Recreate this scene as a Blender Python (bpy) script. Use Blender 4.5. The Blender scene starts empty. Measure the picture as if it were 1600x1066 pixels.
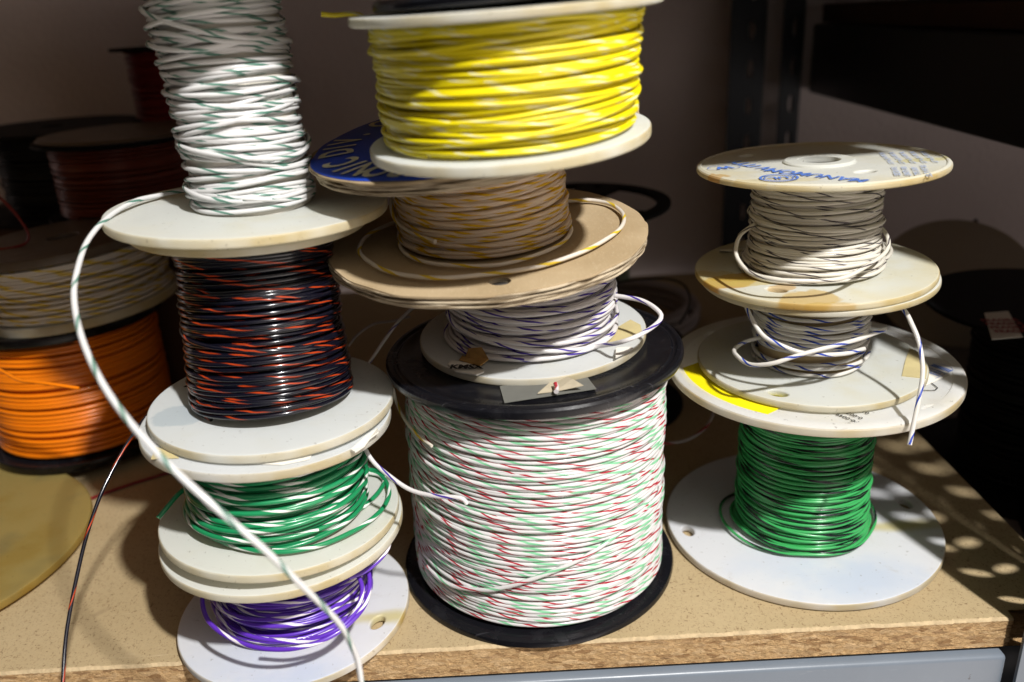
import bpy, math, random
import numpy as np
from mathutils import Matrix, Vector, noise as mnoise

# ------------------------------------------------------------------ camera, world, lamps, exposure
SC = bpy.context.scene
COL = SC.collection
cam_data = bpy.data.cameras.new('camera')
cam = bpy.data.objects.new('camera', cam_data)
COL.objects.link(cam)
cam_data.sensor_width = 36.0
cam_data.lens = 29.175
cam_data.clip_start = 0.01
cam_data.clip_end = 50.0
cam.matrix_world = Matrix(((0.998429, 0.055801, 0.005022, 0.000000),
    (-0.016064, 0.370991, -0.928497, 0.000000),
    (-0.053674, 0.926958, 0.371305, 0.284350),
    (0.000000, 0.000000, 0.000000, 1.000000)))
cam_data.dof.use_dof = True
cam_data.dof.focus_distance = 0.392
cam_data.dof.aperture_fstop = 5.6
cam_data.dof.aperture_blades = 7
SC.camera = cam

world = bpy.data.worlds.new('World')
SC.world = world
world.use_nodes = True
bg = world.node_tree.nodes['Background']
wt = world.node_tree
wc = wt.nodes.new('ShaderNodeTexCoord'); wsep = wt.nodes.new('ShaderNodeSeparateXYZ'); wr = wt.nodes.new('ShaderNodeMapRange')
wt.links.new(wc.outputs['Generated'], wsep.inputs[0]); wt.links.new(wsep.outputs[2], wr.inputs[0])
wr.inputs[1].default_value = 0.12; wr.inputs[2].default_value = 0.60      # dark floor, brighter ceiling of the room
wr.inputs[3].default_value = 0.10; wr.inputs[4].default_value = 0.70
wx = wt.nodes.new('ShaderNodeMapRange'); wt.links.new(wsep.outputs[0], wx.inputs[0])     # the room is open to the right
wx.inputs[1].default_value = -0.20; wx.inputs[2].default_value = 0.75; wx.inputs[3].default_value = 0.02; wx.inputs[4].default_value = 2.0
wm = wt.nodes.new('ShaderNodeMath'); wm.operation = 'MULTIPLY'
wd = wt.nodes.new('ShaderNodeMapRange'); wt.links.new(wsep.outputs[2], wd.inputs[0])      # light bounced up from the sunlit floor in front
wd.inputs[1].default_value = -0.05; wd.inputs[2].default_value = -0.5; wd.inputs[3].default_value = 0.0; wd.inputs[4].default_value = 1.25
wa = wt.nodes.new('ShaderNodeMath'); wa.operation = 'ADD'
wt.links.new(wr.outputs[0], wa.inputs[0]); wt.links.new(wd.outputs[0], wa.inputs[1])
wt.links.new(wa.outputs[0], wm.inputs[0]); wt.links.new(wx.outputs[0], wm.inputs[1]); wt.links.new(wm.outputs[0], bg.inputs['Strength'])
bg.inputs['Color'].default_value = (1.0, 0.88, 0.79, 1)

lamp_data = bpy.data.lights.new('work_lamp', 'SPOT')
lamp_data.energy = 142.0
lamp_data.color = (1.0, 0.98, 0.95)
lamp_data.shadow_soft_size = 0.032
lamp_data.spot_size = math.radians(75)
lamp_data.spot_blend = 0.4
lamp = bpy.data.objects.new('work_lamp', lamp_data)
COL.objects.link(lamp)
lamp.location = (0.495, -0.437, 1.217)
lamp.rotation_euler = (Vector((0.0, 0.42, 0.08)) - lamp.location).to_track_quat('-Z', 'Y').to_euler()

vs = SC.view_settings
vs.view_transform = 'Standard'
vs.look = 'None'
vs.exposure = 0.0
vs.gamma = 1.0
vs.use_curve_mapping = False
SC.render.engine = 'CYCLES'
SC.cycles.max_bounces = 8
SC.cycles.use_denoising = True

# ------------------------------------------------------------------ helpers
def tag(o, label, cat=None, group=None, kind=None):
    if label: o['label'] = label
    if cat: o['category'] = cat
    if group: o['group'] = group
    if kind: o['kind'] = kind
    return o

def mesh_from(name, verts, faces_flat, counts, uvs=None, mat=None, smooth=True, sharp=None):
    me = bpy.data.meshes.new(name)
    V = np.asarray(verts, dtype=np.float32).reshape(-1, 3)
    F = np.asarray(faces_flat, dtype=np.int32)
    Cn = np.asarray(counts, dtype=np.int32)
    me.vertices.add(len(V)); me.vertices.foreach_set('co', V.ravel())
    me.loops.add(len(F)); me.loops.foreach_set('vertex_index', F)
    me.polygons.add(len(Cn))
    st = np.zeros(len(Cn), dtype=np.int32); st[1:] = np.cumsum(Cn)[:-1]
    me.polygons.foreach_set('loop_start', st)
    me.polygons.foreach_set('use_smooth', np.full(len(Cn), smooth, dtype=bool))
    if uvs is not None:
        uv = me.uv_layers.new(name='UVMap')
        uv.data.foreach_set('uv', np.asarray(uvs, dtype=np.float32).ravel())
    me.update(calc_edges=True)
    me.validate()
    if sharp is not None: me.set_sharp_from_angle(angle=math.radians(sharp))
    if mat: me.materials.append(mat)
    return me

class MB:
    """collects geometry of one part"""
    def __init__(s): s.v = []; s.f = []; s.c = []; s.u = []; s.n = 0
    def add(s, V, quads, uv=None):
        V = np.asarray(V, float); Q = np.asarray(quads, int)
        s.v.append(V); s.f.append((Q + s.n).ravel()); s.c.append(np.full(len(Q), Q.shape[1]))
        s.u.append(np.zeros((Q.size, 2)) if uv is None else np.asarray(uv, float).reshape(-1, 2))
        s.n += len(V)
    def poly(s, V):
        s.add(V, [list(range(len(V)))])
    def mesh(s, name, mat=None, smooth=True, sharp=None, M=None):
        V = np.concatenate(s.v)
        if M is not None:
            A = np.array(M); V = V @ A[:3, :3].T + A[:3, 3]
        return mesh_from(name, V, np.concatenate(s.f), np.concatenate(s.c), np.concatenate(s.u), mat, smooth, sharp)
    def part(s, name, mat, parent=None, smooth=True, sharp=40, M=None):
        o = bpy.data.objects.new(name, s.mesh(name, mat, smooth, sharp, M))
        COL.objects.link(o)
        if parent is not None: o.parent = parent
        return o

def empty(name, M, label, cat, group=None, kind=None):
    o = bpy.data.objects.new(name, None); COL.objects.link(o)
    o.empty_display_size = 0.02
    o.matrix_world = M
    tag(o, label, cat, group, kind)
    return o

def smooth_noise(n, width, rng):
    """zero mean unit-ish noise with a correlation length of `width` samples"""
    k = max(1, int(width)); pad = 3 * k
    w = rng.standard_normal(n + 2 * pad)
    g = np.exp(-0.5 * (np.arange(-3 * k, 3 * k + 1) / k) ** 2); g /= np.sqrt((g ** 2).sum())
    return np.convolve(w, g, 'same')[pad:pad + n]

def tube(mb, P, r, sides=7, up=None, u0=0.0, caps=True):
    """sweep a round wire along P; uv = (length in metres, turn round the wire)"""
    P = np.asarray(P, float); n = len(P)
    T = np.gradient(P, axis=0); T /= np.linalg.norm(T, axis=1)[:, None] + 1e-12
    if up is None:
        N = np.empty_like(P); v = np.cross(T[0], [0.3, 0.2, 1.0]); v /= np.linalg.norm(v); N[0] = v
        for i in range(1, n):
            v = v - T[i] * (v @ T[i]); v /= np.linalg.norm(v) + 1e-12; N[i] = v
    else:
        N = up - T * (up * T).sum(1)[:, None]; N /= np.linalg.norm(N, axis=1)[:, None] + 1e-12
    B = np.cross(T, N)
    a = np.arange(sides) / sides * 2 * np.pi
    rr = np.full(n, r) if np.isscalar(r) else np.asarray(r)
    V = P[:, None, :] + rr[:, None, None] * (np.cos(a)[None, :, None] * N[:, None, :] + np.sin(a)[None, :, None] * B[:, None, :])
    L = np.concatenate([[0], np.cumsum(np.linalg.norm(np.diff(P, axis=0), axis=1))]) + u0
    i = np.arange(n - 1)[:, None]; j = np.arange(sides)[None, :]; j2 = (j + 1) % sides
    Q = np.stack([i * sides + j, i * sides + j2, (i + 1) * sides + j2, (i + 1) * sides + j], -1).reshape(-1, 4)
    va = np.broadcast_to(j / sides, (n - 1, sides)); vb = np.broadcast_to((j + 1) / sides, (n - 1, sides))
    ua = np.broadcast_to(L[:-1, None], (n - 1, sides)); ub = np.broadcast_to(L[1:, None], (n - 1, sides))
    uv = np.stack([np.stack([ua, va], -1), np.stack([ua, vb], -1), np.stack([ub, vb], -1), np.stack([ub, va], -1)], 2).reshape(-1, 2)
    mb.add(V.reshape(-1, 3), Q, uv)
    if caps:
        mb.add(V[0], [list(range(sides))[::-1]]); mb.add(V[-1], [list(range(sides))])
    return L[-1]

def spline(pts, step=0.0016):
    P = np.asarray(pts, float)
    E = np.vstack([2 * P[0] - P[1], P, 2 * P[-1] - P[-2]])
    out = []
    for i in range(1, len(E) - 2):
        p0, p1, p2, p3 = E[i - 1:i + 3]
        n = max(2, int(np.linalg.norm(p2 - p1) / step))
        t = (np.arange(n) / n)[:, None]
        out.append(0.5 * (2 * p1 + (p2 - p0) * t + (2 * p0 - 5 * p1 + 4 * p2 - p3) * t ** 2 + (3 * p1 - p0 - 3 * p2 + p3) * t ** 3))
    out.append(P[-1:])
    return np.vstack(out)

def lathe(mb, prof, seg=128, wob=None):
    """revolve (r, z) profile round local z"""
    pr = np.asarray(prof, float); m = len(pr)
    a = np.arange(seg) / seg * 2 * np.pi
    k = np.ones(seg) if wob is None else 1 + wob
    V = np.stack([pr[None, :, 0] * np.cos(a)[:, None] * k[:, None], pr[None, :, 0] * np.sin(a)[:, None] * k[:, None],
                  np.broadcast_to(pr[None, :, 1], (seg, m))], -1).reshape(-1, 3)
    i = np.arange(seg)[:, None]; j = np.arange(m - 1)[None, :]; i2 = (i + 1) % seg
    Q = np.stack([i * m + j, i2 * m + j, i2 * m + j + 1, i * m + j + 1], -1).reshape(-1, 4)
    mb.add(V, Q)

def box(mb, a, b, bev=0.0):
    x0, y0, z0 = a; x1, y1, z1 = b
    if bev <= 0:
        V = [(x0, y0, z0), (x1, y0, z0), (x1, y1, z0), (x0, y1, z0), (x0, y0, z1), (x1, y0, z1), (x1, y1, z1), (x0, y1, z1)]
        mb.add(V, [(3, 2, 1, 0), (4, 5, 6, 7), (0, 1, 5, 4), (1, 2, 6, 5), (2, 3, 7, 6), (3, 0, 4, 7)])
        return
    import bmesh
    bm = bmesh.new(); bmesh.ops.create_cube(bm, size=1.0)
    for v in bm.verts:
        v.co = Vector(((x0 + x1) / 2 + v.co.x * (x1 - x0), (y0 + y1) / 2 + v.co.y * (y1 - y0), (z0 + z1) / 2 + v.co.z * (z1 - z0)))
    bmesh.ops.bevel(bm, geom=bm.edges[:], offset=bev, segments=3, profile=0.5, affect='EDGES')
    bm.verts.index_update()
    V = [v.co[:] for v in bm.verts]
    base = mb.n; first = True
    for f in bm.faces:
        idx = [v.index for v in f.verts]
        if first: mb.add(V, [idx]); first = False
        else:
            mb.f.append(np.array(idx) + base); mb.c.append(np.array([len(idx)])); mb.u.append(np.zeros((len(idx), 2)))
    bm.free()

def from_curve(cu):
    """evaluate a temporary curve or text datablock to plain vertex and face lists"""
    o = bpy.data.objects.new('temp', cu); COL.objects.link(o)
    dg = bpy.context.evaluated_depsgraph_get()
    ev = o.evaluated_get(dg); me = ev.to_mesh()
    V = np.array([v.co[:] for v in me.vertices]); F = [list(p.vertices) for p in me.polygons]
    ev.to_mesh_clear()
    bpy.data.objects.remove(o); bpy.data.curves.remove(cu)
    return V, F

def plate(mb, outline, holes, th, bev=0.0006, M=None, res=2):
    """flat plate in local xy, centred on z=0, with holes; rounded rims"""
    cu = bpy.data.curves.new('outline', 'CURVE'); cu.dimensions = '2D'; cu.fill_mode = 'BOTH'
    bev = min(bev, th * 0.49)
    cu.extrude = th / 2 - bev; cu.bevel_depth = bev; cu.bevel_resolution = res; cu.offset = -bev
    for pts in [outline] + holes:
        sp = cu.splines.new('POLY'); sp.points.add(len(pts) - 1)
        for p, q in zip(sp.points, pts): p.co = (q[0], q[1], 0, 1)
        sp.use_cyclic_u = True
    V, F = from_curve(cu)
    if M is not None:
        A = np.array(M); V = V @ A[:3, :3].T + A[:3, 3]
    put(mb, V, F)

def put(mb, V, F):
    by = {}
    for f in F: by.setdefault(len(f), []).append(f)
    n0 = mb.n; first = True
    for k, fs in by.items():
        if first: mb.add(V, fs); first = False
        else:
            Q = np.array(fs)
            mb.f.append((Q + n0).ravel()); mb.c.append(np.full(len(Q), k)); mb.u.append(np.zeros((Q.size, 2)))

def circle(cx, cy, rx, ry=None, n=48, rot=0.0):
    ry = ry or rx; a = np.arange(n) / n * 2 * np.pi
    x = rx * np.cos(a); y = ry * np.sin(a); c, s = math.cos(rot), math.sin(rot)
    return [(cx + c * X - s * Y, cy + s * X + c * Y) for X, Y in zip(x, y)]

def text_geo(body, size, bold=0.0):
    cu = bpy.data.curves.new('words', 'FONT'); cu.body = body; cu.size = size; cu.align_x = 'CENTER'; cu.align_y = 'CENTER'
    cu.offset = bold; cu.resolution_u = 3
    return from_curve(cu)

# ------------------------------------------------------------------ materials
class NT:
    def __init__(s, name, rough=0.5, spec=0.5):
        s.m = bpy.data.materials.new(name); s.m.use_nodes = True
        s.t = s.m.node_tree; s.b = s.t.nodes['Principled BSDF']
        s.b.inputs['Roughness'].default_value = rough
        s.b.inputs['Specular IOR Level'].default_value = spec
    def n(s, typ, **kw):
        nd = s.t.nodes.new(typ)
        for k, v in kw.items():
            if k.startswith('i_'):
                key = k[2:]; key = int(key) if key.isdigit() else key.replace('_', ' ')
                nd.inputs[key].default_value = v
            else: setattr(nd, k, v)
        return nd
    def l(s, a, b): s.t.links.new(a, b)
    def math(s, op, a, b=None, c=None):
        nd = s.n('ShaderNodeMath', operation=op)
        for i, x in enumerate((a, b, c)):
            if x is None: continue
            if isinstance(x, (int, float)): nd.inputs[i].default_value = x
            else: s.l(x, nd.inputs[i])
        return nd.outputs[0]
    def mix(s, fac, a, b, blend='MIX'):
        nd = s.n('ShaderNodeMix', data_type='RGBA', blend_type=blend)
        for sock, x in ((nd.inputs[0], fac), (nd.inputs[6], a), (nd.inputs[7], b)):
            if isinstance(x, (int, float)): sock.default_value = x
            elif isinstance(x, tuple): sock.default_value = (*x, 1) if len(x) == 3 else x
            else: s.l(x, sock)
        return nd.outputs[2]
    def coord(s, which='Object'): return s.n('ShaderNodeTexCoord').outputs[which]
    def noise(s, vec, scale, detail=3, rough=0.55, dist=0.0):
        nd = s.n('ShaderNodeTexNoise'); nd.inputs['Scale'].default_value = scale; nd.inputs['Detail'].default_value = detail
        nd.inputs['Roughness'].default_value = rough; nd.inputs['Distortion'].default_value = dist
        if vec is not None: s.l(vec, nd.inputs['Vector'])
        return nd.outputs['Fac']
    def ramp(s, x, lo, hi):
        nd = s.n('ShaderNodeMapRange', interpolation_type='SMOOTHSTEP'); s.l(x, nd.inputs[0])
        nd.inputs[1].default_value = lo; nd.inputs[2].default_value = hi
        return nd.outputs[0]
    def scaled(s, vec, sc):
        nd = s.n('ShaderNodeMapping'); nd.inputs['Scale'].default_value = sc; s.l(vec, nd.inputs[0]); return nd.outputs[0]
    def bump(s, h, strength, dist):
        nd = s.n('ShaderNodeBump'); nd.inputs['Strength'].default_value = strength; nd.inputs['Distance'].default_value = dist
        s.l(h, nd.inputs['Height']); s.l(nd.outputs[0], s.b.inputs['Normal'])
    def color(s, c):
        if isinstance(c, tuple): s.b.inputs['Base Color'].default_value = (*c, 1)
        else: s.l(c, s.b.inputs['Base Color'])

def wire_mat(name, base, stripes=(), pitch=0.026, rough=0.24, spec=0.5, soil=0.12, glow=0.0):
    """insulated wire; each stripe = (colour, phase, width) spirals round the wire"""
    t = NT(name, rough, spec)
    uv = t.n('ShaderNodeSeparateXYZ'); t.l(t.coord('UV'), uv.inputs[0])
    u, v = uv.outputs[0], uv.outputs[1]
    oc = t.coord('Object')
    wob = t.noise(oc, 60, 2)
    col = t.mix(t.math('MULTIPLY', t.ramp(t.noise(oc, 35, 3), 0.45, 0.7), soil), base, tuple(x * 0.72 for x in base))
    for c, ph, w in stripes:
        f = t.math('FRACT', t.math('ADD', t.math('ADD', t.math('MULTIPLY', u, 1.0 / (pitch * 1.15)), t.math('MULTIPLY', v, -1.0)), t.math('ADD', t.math('MULTIPLY', wob, 0.5), ph)))
        d = t.math('ABSOLUTE', t.math('SUBTRACT', f, 0.5))
        m = t.math('SUBTRACT', 1.0, t.ramp(d, w / 2 - 0.012, w / 2 + 0.012))
        col = t.mix(m, col, c)
    t.color(col)
    t.b.inputs['Coat Weight'].default_value = 0.15
    if glow:                                   # thin insulation lets some light through
        tr = t.n('ShaderNodeBsdfTranslucent'); t.l(col, tr.inputs[0])
        ms = t.n('ShaderNodeMixShader'); ms.inputs[0].default_value = glow
        t.l(t.b.outputs[0], ms.inputs[1]); t.l(tr.outputs[0], ms.inputs[2])
        t.l(ms.outputs[0], t.t.nodes['Material Output'].inputs[0])
    return t.m

def plastic_mat(name, base, rough=0.38, sss=0.18, yellow=0.25, stains=(), cloud=None, soft=0.5, aged=None):
    """nylon/polyethylene flange: cloudy, a little yellowed at the rim, small scuffs; stains = (x, y, rx, ry, colour, strength)"""
    t = NT(name, rough, 0.45)
    oc = t.coord('Object')
    n1 = t.noise(oc, 22, 4, 0.6); n2 = t.noise(oc, 140, 3)
    col = t.mix(t.math('MULTIPLY', t.ramp(n1, 0.48, 0.72), yellow), base, (base[0] * 0.86, base[1] * 0.74, base[2] * 0.42))
    if cloud: col = t.mix(t.math('MULTIPLY', t.ramp(t.noise(oc, 30, 2), 0.52, 0.75), 0.5), col, cloud)
    sep = t.n('ShaderNodeSeparateXYZ'); t.l(oc, sep.inputs[0])
    nw = t.math('SUBTRACT', t.noise(oc, 75, 3), 0.5)
    if aged:                                   # (radius, strength): plastic yellowed from the rim inwards
        rad = t.math('SQRT', t.math('ADD', t.math('MULTIPLY', sep.outputs[0], sep.outputs[0]), t.math('MULTIPLY', sep.outputs[1], sep.outputs[1])))
        rad = t.math('ADD', t.math('MULTIPLY', rad, 1.0 / aged[0]), t.math('MULTIPLY', t.math('SUBTRACT', n1, 0.5), 1.1))
        col = t.mix(t.math('MULTIPLY', t.ramp(rad, 0.62, 1.12), aged[1]), col, (0.77, 0.69, 0.42))
    for (sx, sy, rx, ry, c, k) in stains:
        dx = t.math('MULTIPLY', t.math('SUBTRACT', sep.outputs[0], sx), 1 / rx)
        dy = t.math('MULTIPLY', t.math('SUBTRACT', sep.outputs[1], sy), 1 / ry)
        d = t.math('SQRT', t.math('ADD', t.math('MULTIPLY', dx, dx), t.math('MULTIPLY', dy, dy)))
        d = t.math('ADD', d, t.math('MULTIPLY', nw, 1.4))
        m = t.math('MULTIPLY', t.math('SUBTRACT', 1.0, t.ramp(d, 1.15 - 0.5 * soft, 1.0 + 0.35 * soft)), k)
        col = t.mix(m, col, c)
    smudge = t.ramp(t.noise(oc, 48, 5, 0.7, 0.8), 0.58, 0.80)
    col = t.mix(t.math('MULTIPLY', smudge, 0.30), col, (base[0] * 0.62, base[1] * 0.54, base[2] * 0.42))
    scuff = t.ramp(t.noise(t.scaled(oc, (70, 420, 200)), 1.0, 3, 0.6, 2.0), 0.66, 0.74)
    col = t.mix(t.math('MULTIPLY', scuff, 0.22), col, (base[0] * 0.55, base[1] * 0.50, base[2] * 0.44))
    speck = t.ramp(t.noise(oc, 420, 2), 0.68, 0.74)
    col = t.mix(t.math('MULTIPLY', speck, 0.35), col, (0.16, 0.12, 0.07))
    t.color(col)
    r = t.math('ADD', t.math('MULTIPLY', n2, 0.25), rough - 0.1); t.l(r, t.b.inputs['Roughness'])
    if sss > 0:
        tr = t.n('ShaderNodeBsdfTranslucent'); t.l(t.mix(1.0, col, (1.0, 0.94, 0.84), 'MULTIPLY'), tr.inputs[0])
        ms = t.n('ShaderNodeMixShader'); ms.inputs[0].default_value = min(0.55, sss * 2.0)
        t.l(t.b.outputs[0], ms.inputs[1]); t.l(tr.outputs[0], ms.inputs[2])
        t.l(ms.outputs[0], t.t.nodes['Material Output'].inputs[0])
    t.bump(t.noise(oc, 260, 3), 0.06, 0.0006)
    return t.m

def black_mat(name, base=(0.006, 0.006, 0.008), rough=0.30):
    t = NT(name, rough, 0.32)
    oc = t.coord('Object')
    scr = t.ramp(t.noise(t.scaled(oc, (40, 260, 90)), 1.0, 4, 0.7, 1.5), 0.60, 0.78)
    dust = t.ramp(t.noise(oc, 50, 5, 0.7), 0.5, 0.8)
    col = t.mix(t.math('MULTIPLY', dust, 0.10), base, (0.09, 0.09, 0.10))
    col = t.mix(t.math('MULTIPLY', scr, 0.3), col, (0.16, 0.16, 0.18))
    t.color(col)
    t.l(t.math('ADD', t.math('MULTIPLY', dust, 0.3), rough - 0.08), t.b.inputs['Roughness'])
    t.bump(t.noise(oc, 300, 3), 0.08, 0.0005)
    return t.m

def plain_mat(name, base, rough=0.6, var=0.2, scale=30, spec=0.4, bump=0.1, bscale=200, bdist=0.0006, metallic=0.0):
    t = NT(name, rough, spec); oc = t.coord('Object')
    t.color(t.mix(t.math('MULTIPLY', t.ramp(t.noise(oc, scale, 4, 0.6), 0.35, 0.7), var), base, tuple(x * 0.55 for x in base)))
    t.b.inputs['Metallic'].default_value = metallic
    if bump: t.bump(t.noise(oc, bscale, 4), bump, bdist)
    return t.m

def board_top_mat():
    t = NT('particle_board_face', 0.62, 0.35); oc = t.coord('Object')
    base = t.mix(t.ramp(t.noise(oc, 9, 4, 0.6), 0.35, 0.68), BOARD_A, BOARD_B)
    base = t.mix(t.math('MULTIPLY', t.noise(oc, 620, 4, 0.75), 0.8), base, tuple(x * 0.62 for x in BOARD_A))
    fl = t.ramp(t.noise(t.scaled(oc, (520, 900, 600)), 1.0, 3, 0.6, 0.8), 0.615, 0.66)
    base = t.mix(t.math('MULTIPLY', fl, 0.75), base, (0.12, 0.065, 0.028))
    fl2 = t.ramp(t.noise(t.scaled(oc, (900, 380, 600)), 1.0, 3, 0.6, 0.9), 0.60, 0.65)
    base = t.mix(t.math('MULTIPLY', fl2, 0.6), base, (0.17, 0.10, 0.045))
    stain = t.ramp(t.noise(oc, 7, 6, 0.7, 1.2), 0.56, 0.72)
    base = t.mix(t.math('MULTIPLY', stain, 0.38), base, (0.30, 0.215, 0.125))
    scratch = t.ramp(t.noise(t.scaled(oc, (26, 900, 30)), 1.0, 2, 0.5, 1.5), 0.70, 0.74)
    base = t.mix(t.math('MULTIPLY', scratch, 0.35), base, (0.62, 0.50, 0.34))
    spot = t.ramp(t.noise(oc, 55, 2), 0.70, 0.78)
    base = t.mix(t.math('MULTIPLY', spot, 0.35), base, (0.20, 0.14, 0.08))
    t.color(base)
    t.bump(t.noise(oc, 500, 4), 0.15, 0.0004)
    return t.m

def board_edge_mat():
    t = NT('particle_board_edge', 0.8, 0.2); oc = t.coord('Object')
    a = t.noise(t.scaled(oc, (420, 900, 900)), 1.0, 5, 0.72, 0.6)
    b = t.noise(t.scaled(oc, (210, 700, 640)), 1.0, 3, 0.6, 0.8)
    col = t.mix(t.ramp(a, 0.32, 0.66), (0.40, 0.235, 0.105), (0.64, 0.43, 0.215))
    col = t.mix(t.math('MULTIPLY', t.ramp(b, 0.56, 0.68), 0.7), col, (0.62, 0.40, 0.19))
    col = t.mix(t.math('MULTIPLY', t.ramp(b, 0.38, 0.30), 0.75), col, (0.16, 0.07, 0.025))
    vo = t.n('ShaderNodeTexVoronoi'); vo.inputs['Scale'].default_value = 1.0
    wv = t.n('ShaderNodeVectorMath', operation='ADD'); t.l(t.scaled(oc, (190, 620, 560)), wv.inputs[0])
    nc = t.n('ShaderNodeTexNoise'); nc.inputs['Scale'].default_value = 260; t.l(oc, nc.inputs['Vector']); t.l(nc.outputs['Color'], wv.inputs[1]); t.l(wv.outputs[0], vo.inputs['Vector'])
    vs_ = t.n('ShaderNodeSeparateColor'); t.l(vo.outputs['Color'], vs_.inputs[0])
    col = t.mix(t.math('MULTIPLY', t.ramp(vs_.outputs[0], 0.55, 0.95), 0.55), col, (0.68, 0.48, 0.27))
    col = t.mix(t.math('MULTIPLY', t.ramp(vs_.outputs[1], 0.72, 0.96), 0.6), col, (0.20, 0.095, 0.035))
    t.color(col)
    t.bump(t.math('ADD', a, t.math('MULTIPLY', vs_.outputs[2], 0.7)), 0.9, 0.0014)
    return t.m

def card_mat(name='cardboard'):
    t = NT(name, 0.85, 0.15); oc = t.coord('Object')
    col = t.mix(t.ramp(t.noise(oc, 25, 4, 0.6), 0.35, 0.7), (0.40, 0.305, 0.185), (0.33, 0.245, 0.14))
    fib = t.noise(t.scaled(oc, (900, 250, 900)), 1.0, 3, 0.7)
    col = t.mix(t.math('MULTIPLY', t.ramp(fib, 0.5, 0.75), 0.35), col, (0.50, 0.40, 0.27))
    t.color(col); t.bump(fib, 0.25, 0.0004)
    return t.m

def card_edge_mat():
    t = NT('cardboard_edge', 0.9, 0.1); oc = t.coord('Object')
    lay = t.noise(t.scaled(oc, (60, 60, 1500)), 1.0, 3, 0.6)
    col = t.mix(t.ramp(lay, 0.36, 0.6), (0.17, 0.125, 0.075), (0.50, 0.42, 0.30))
    t.color(col); t.bump(lay, 0.6, 0.0006)
    return t.m

BOARD_A = (0.50, 0.385, 0.22)
BOARD_B = (0.43, 0.32, 0.17)
MAT = {}
MAT['white_green'] = wire_mat('white_wire_green_tracer', (0.80, 0.795, 0.79), [((0.12, 0.27, 0.21), 0.0, 0.17)], 0.021, glow=0.25)
MAT['black_orange'] = wire_mat('black_wire_orange_tracer', (0.0045, 0.0045, 0.010), [((0.37, 0.040, 0.006), 0.0, 0.115)], 0.030, rough=0.17, soil=0.05)
MAT['green_white'] = wire_mat('green_wire_white_tracer', (0.012, 0.23, 0.085), [((0.72, 0.74, 0.70), 0.0, 0.20)], 0.028, rough=0.28)
MAT['purple_white'] = wire_mat('purple_wire_white_tracer', (0.105, 0.030, 0.42), [((0.76, 0.72, 0.76), 0.0, 0.20)], 0.030, rough=0.28)
MAT['white_red_green'] = wire_mat('white_wire_red_and_green_tracers', (0.80, 0.785, 0.78), [((0.48, 0.02, 0.04), 0.0, 0.115), ((0.26, 0.62, 0.36), 0.5, 0.17)], 0.026, rough=0.22, glow=0.25)
MAT['white_purple'] = wire_mat('white_wire_purple_tracer', (0.82, 0.79, 0.78), [((0.07, 0.035, 0.33), 0.0, 0.14)], 0.026, glow=0.25)
MAT['white_yellow'] = wire_mat('white_wire_yellow_tracer', (0.82, 0.76, 0.67), [((0.80, 0.58, 0.05), 0.0, 0.24)], 0.021, glow=0.25)
MAT['yellow_white'] = wire_mat('yellow_wire_white_tracer', (0.82, 0.69, 0.003), [((0.85, 0.82, 0.50), 0.0, 0.11)], 0.024, rough=0.42, glow=0.12)
MAT['warm_bounce_yellow'] = wire_mat('bounce_warmed_wire_yellow_tracer', (0.95, 0.84, 0.70), [((0.88, 0.60, 0.03), 0.0, 0.24)], 0.020, glow=0.5, soil=0.0)  # white wire, with warm bounce off the cardboard put into its base colour
MAT['green_black'] = wire_mat('green_wire_black_tracer', (0.045, 0.36, 0.10), [((0.006, 0.010, 0.010), 0.0, 0.28)], 0.042, rough=0.25)
MAT['white_blue'] = wire_mat('white_wire_blue_tracer', (0.80, 0.77, 0.71), [((0.02, 0.06, 0.42), 0.0, 0.15)], 0.019, glow=0.25)
MAT['white_black'] = wire_mat('white_wire_black_tracer', (0.80, 0.76, 0.67), [((0.09, 0.075, 0.085), 0.0, 0.11)], 0.026, glow=0.25)
MAT['orange'] = wire_mat('orange_wire', (0.82, 0.20, 0.004), [], rough=0.3)
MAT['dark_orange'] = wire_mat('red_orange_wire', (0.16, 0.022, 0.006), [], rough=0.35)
MAT['red'] = wire_mat('red_wire', (0.20, 0.007, 0.010), [], rough=0.35)
MAT['black_wire'] = wire_mat('black_wire', (0.006, 0.006, 0.007), [], rough=0.6, spec=0.2)
MAT['grey_wire'] = wire_mat('grey_cable', (0.30, 0.27, 0.28), [], rough=0.5)
MAT['white_redw'] = wire_mat('white_wire_red_tracer', (0.62, 0.58, 0.58), [((0.42, 0.02, 0.03), 0.0, 0.3)], 0.026)
MAT['nylon'] = plastic_mat('aged_white_nylon', (0.765, 0.782, 0.740))
MAT['nylon_cool'] = plastic_mat('milky_translucent_plastic', (0.70, 0.70, 0.71), sss=0.3, yellow=0.15, cloud=(0.62, 0.65, 0.72))
MAT['nylon_bright'] = plastic_mat('white_plastic', (0.765, 0.801, 0.800), yellow=0.12)
MAT['yellowed'] = plastic_mat('yellowed_plastic', (0.52, 0.41, 0.14), yellow=0.6, sss=0.3, cloud=(0.30, 0.26, 0.12), rough=0.3)
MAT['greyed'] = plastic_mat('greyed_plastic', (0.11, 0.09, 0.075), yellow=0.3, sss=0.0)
MAT['black'] = black_mat('black_plastic')
MAT['dull_black'] = plain_mat('dull_black_plastic', (0.006, 0.006, 0.007), 0.7, 0.3, 30, 0.15)
MAT['grey_flange'] = plastic_mat('grey_brown_plastic', (0.36, 0.31, 0.25), yellow=0.3, sss=0.0)
MAT['card'] = card_mat()
MAT['card_edge'] = card_edge_mat()
MAT['core'] = plain_mat('pale_core_tube', (0.66, 0.62, 0.55), 0.5, 0.2)
MAT['card_core'] = plain_mat('cardboard_core', (0.48, 0.36, 0.19), 0.8, 0.25)
MAT['board_top'] = board_top_mat()
MAT['board_edge'] = board_edge_mat()
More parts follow.
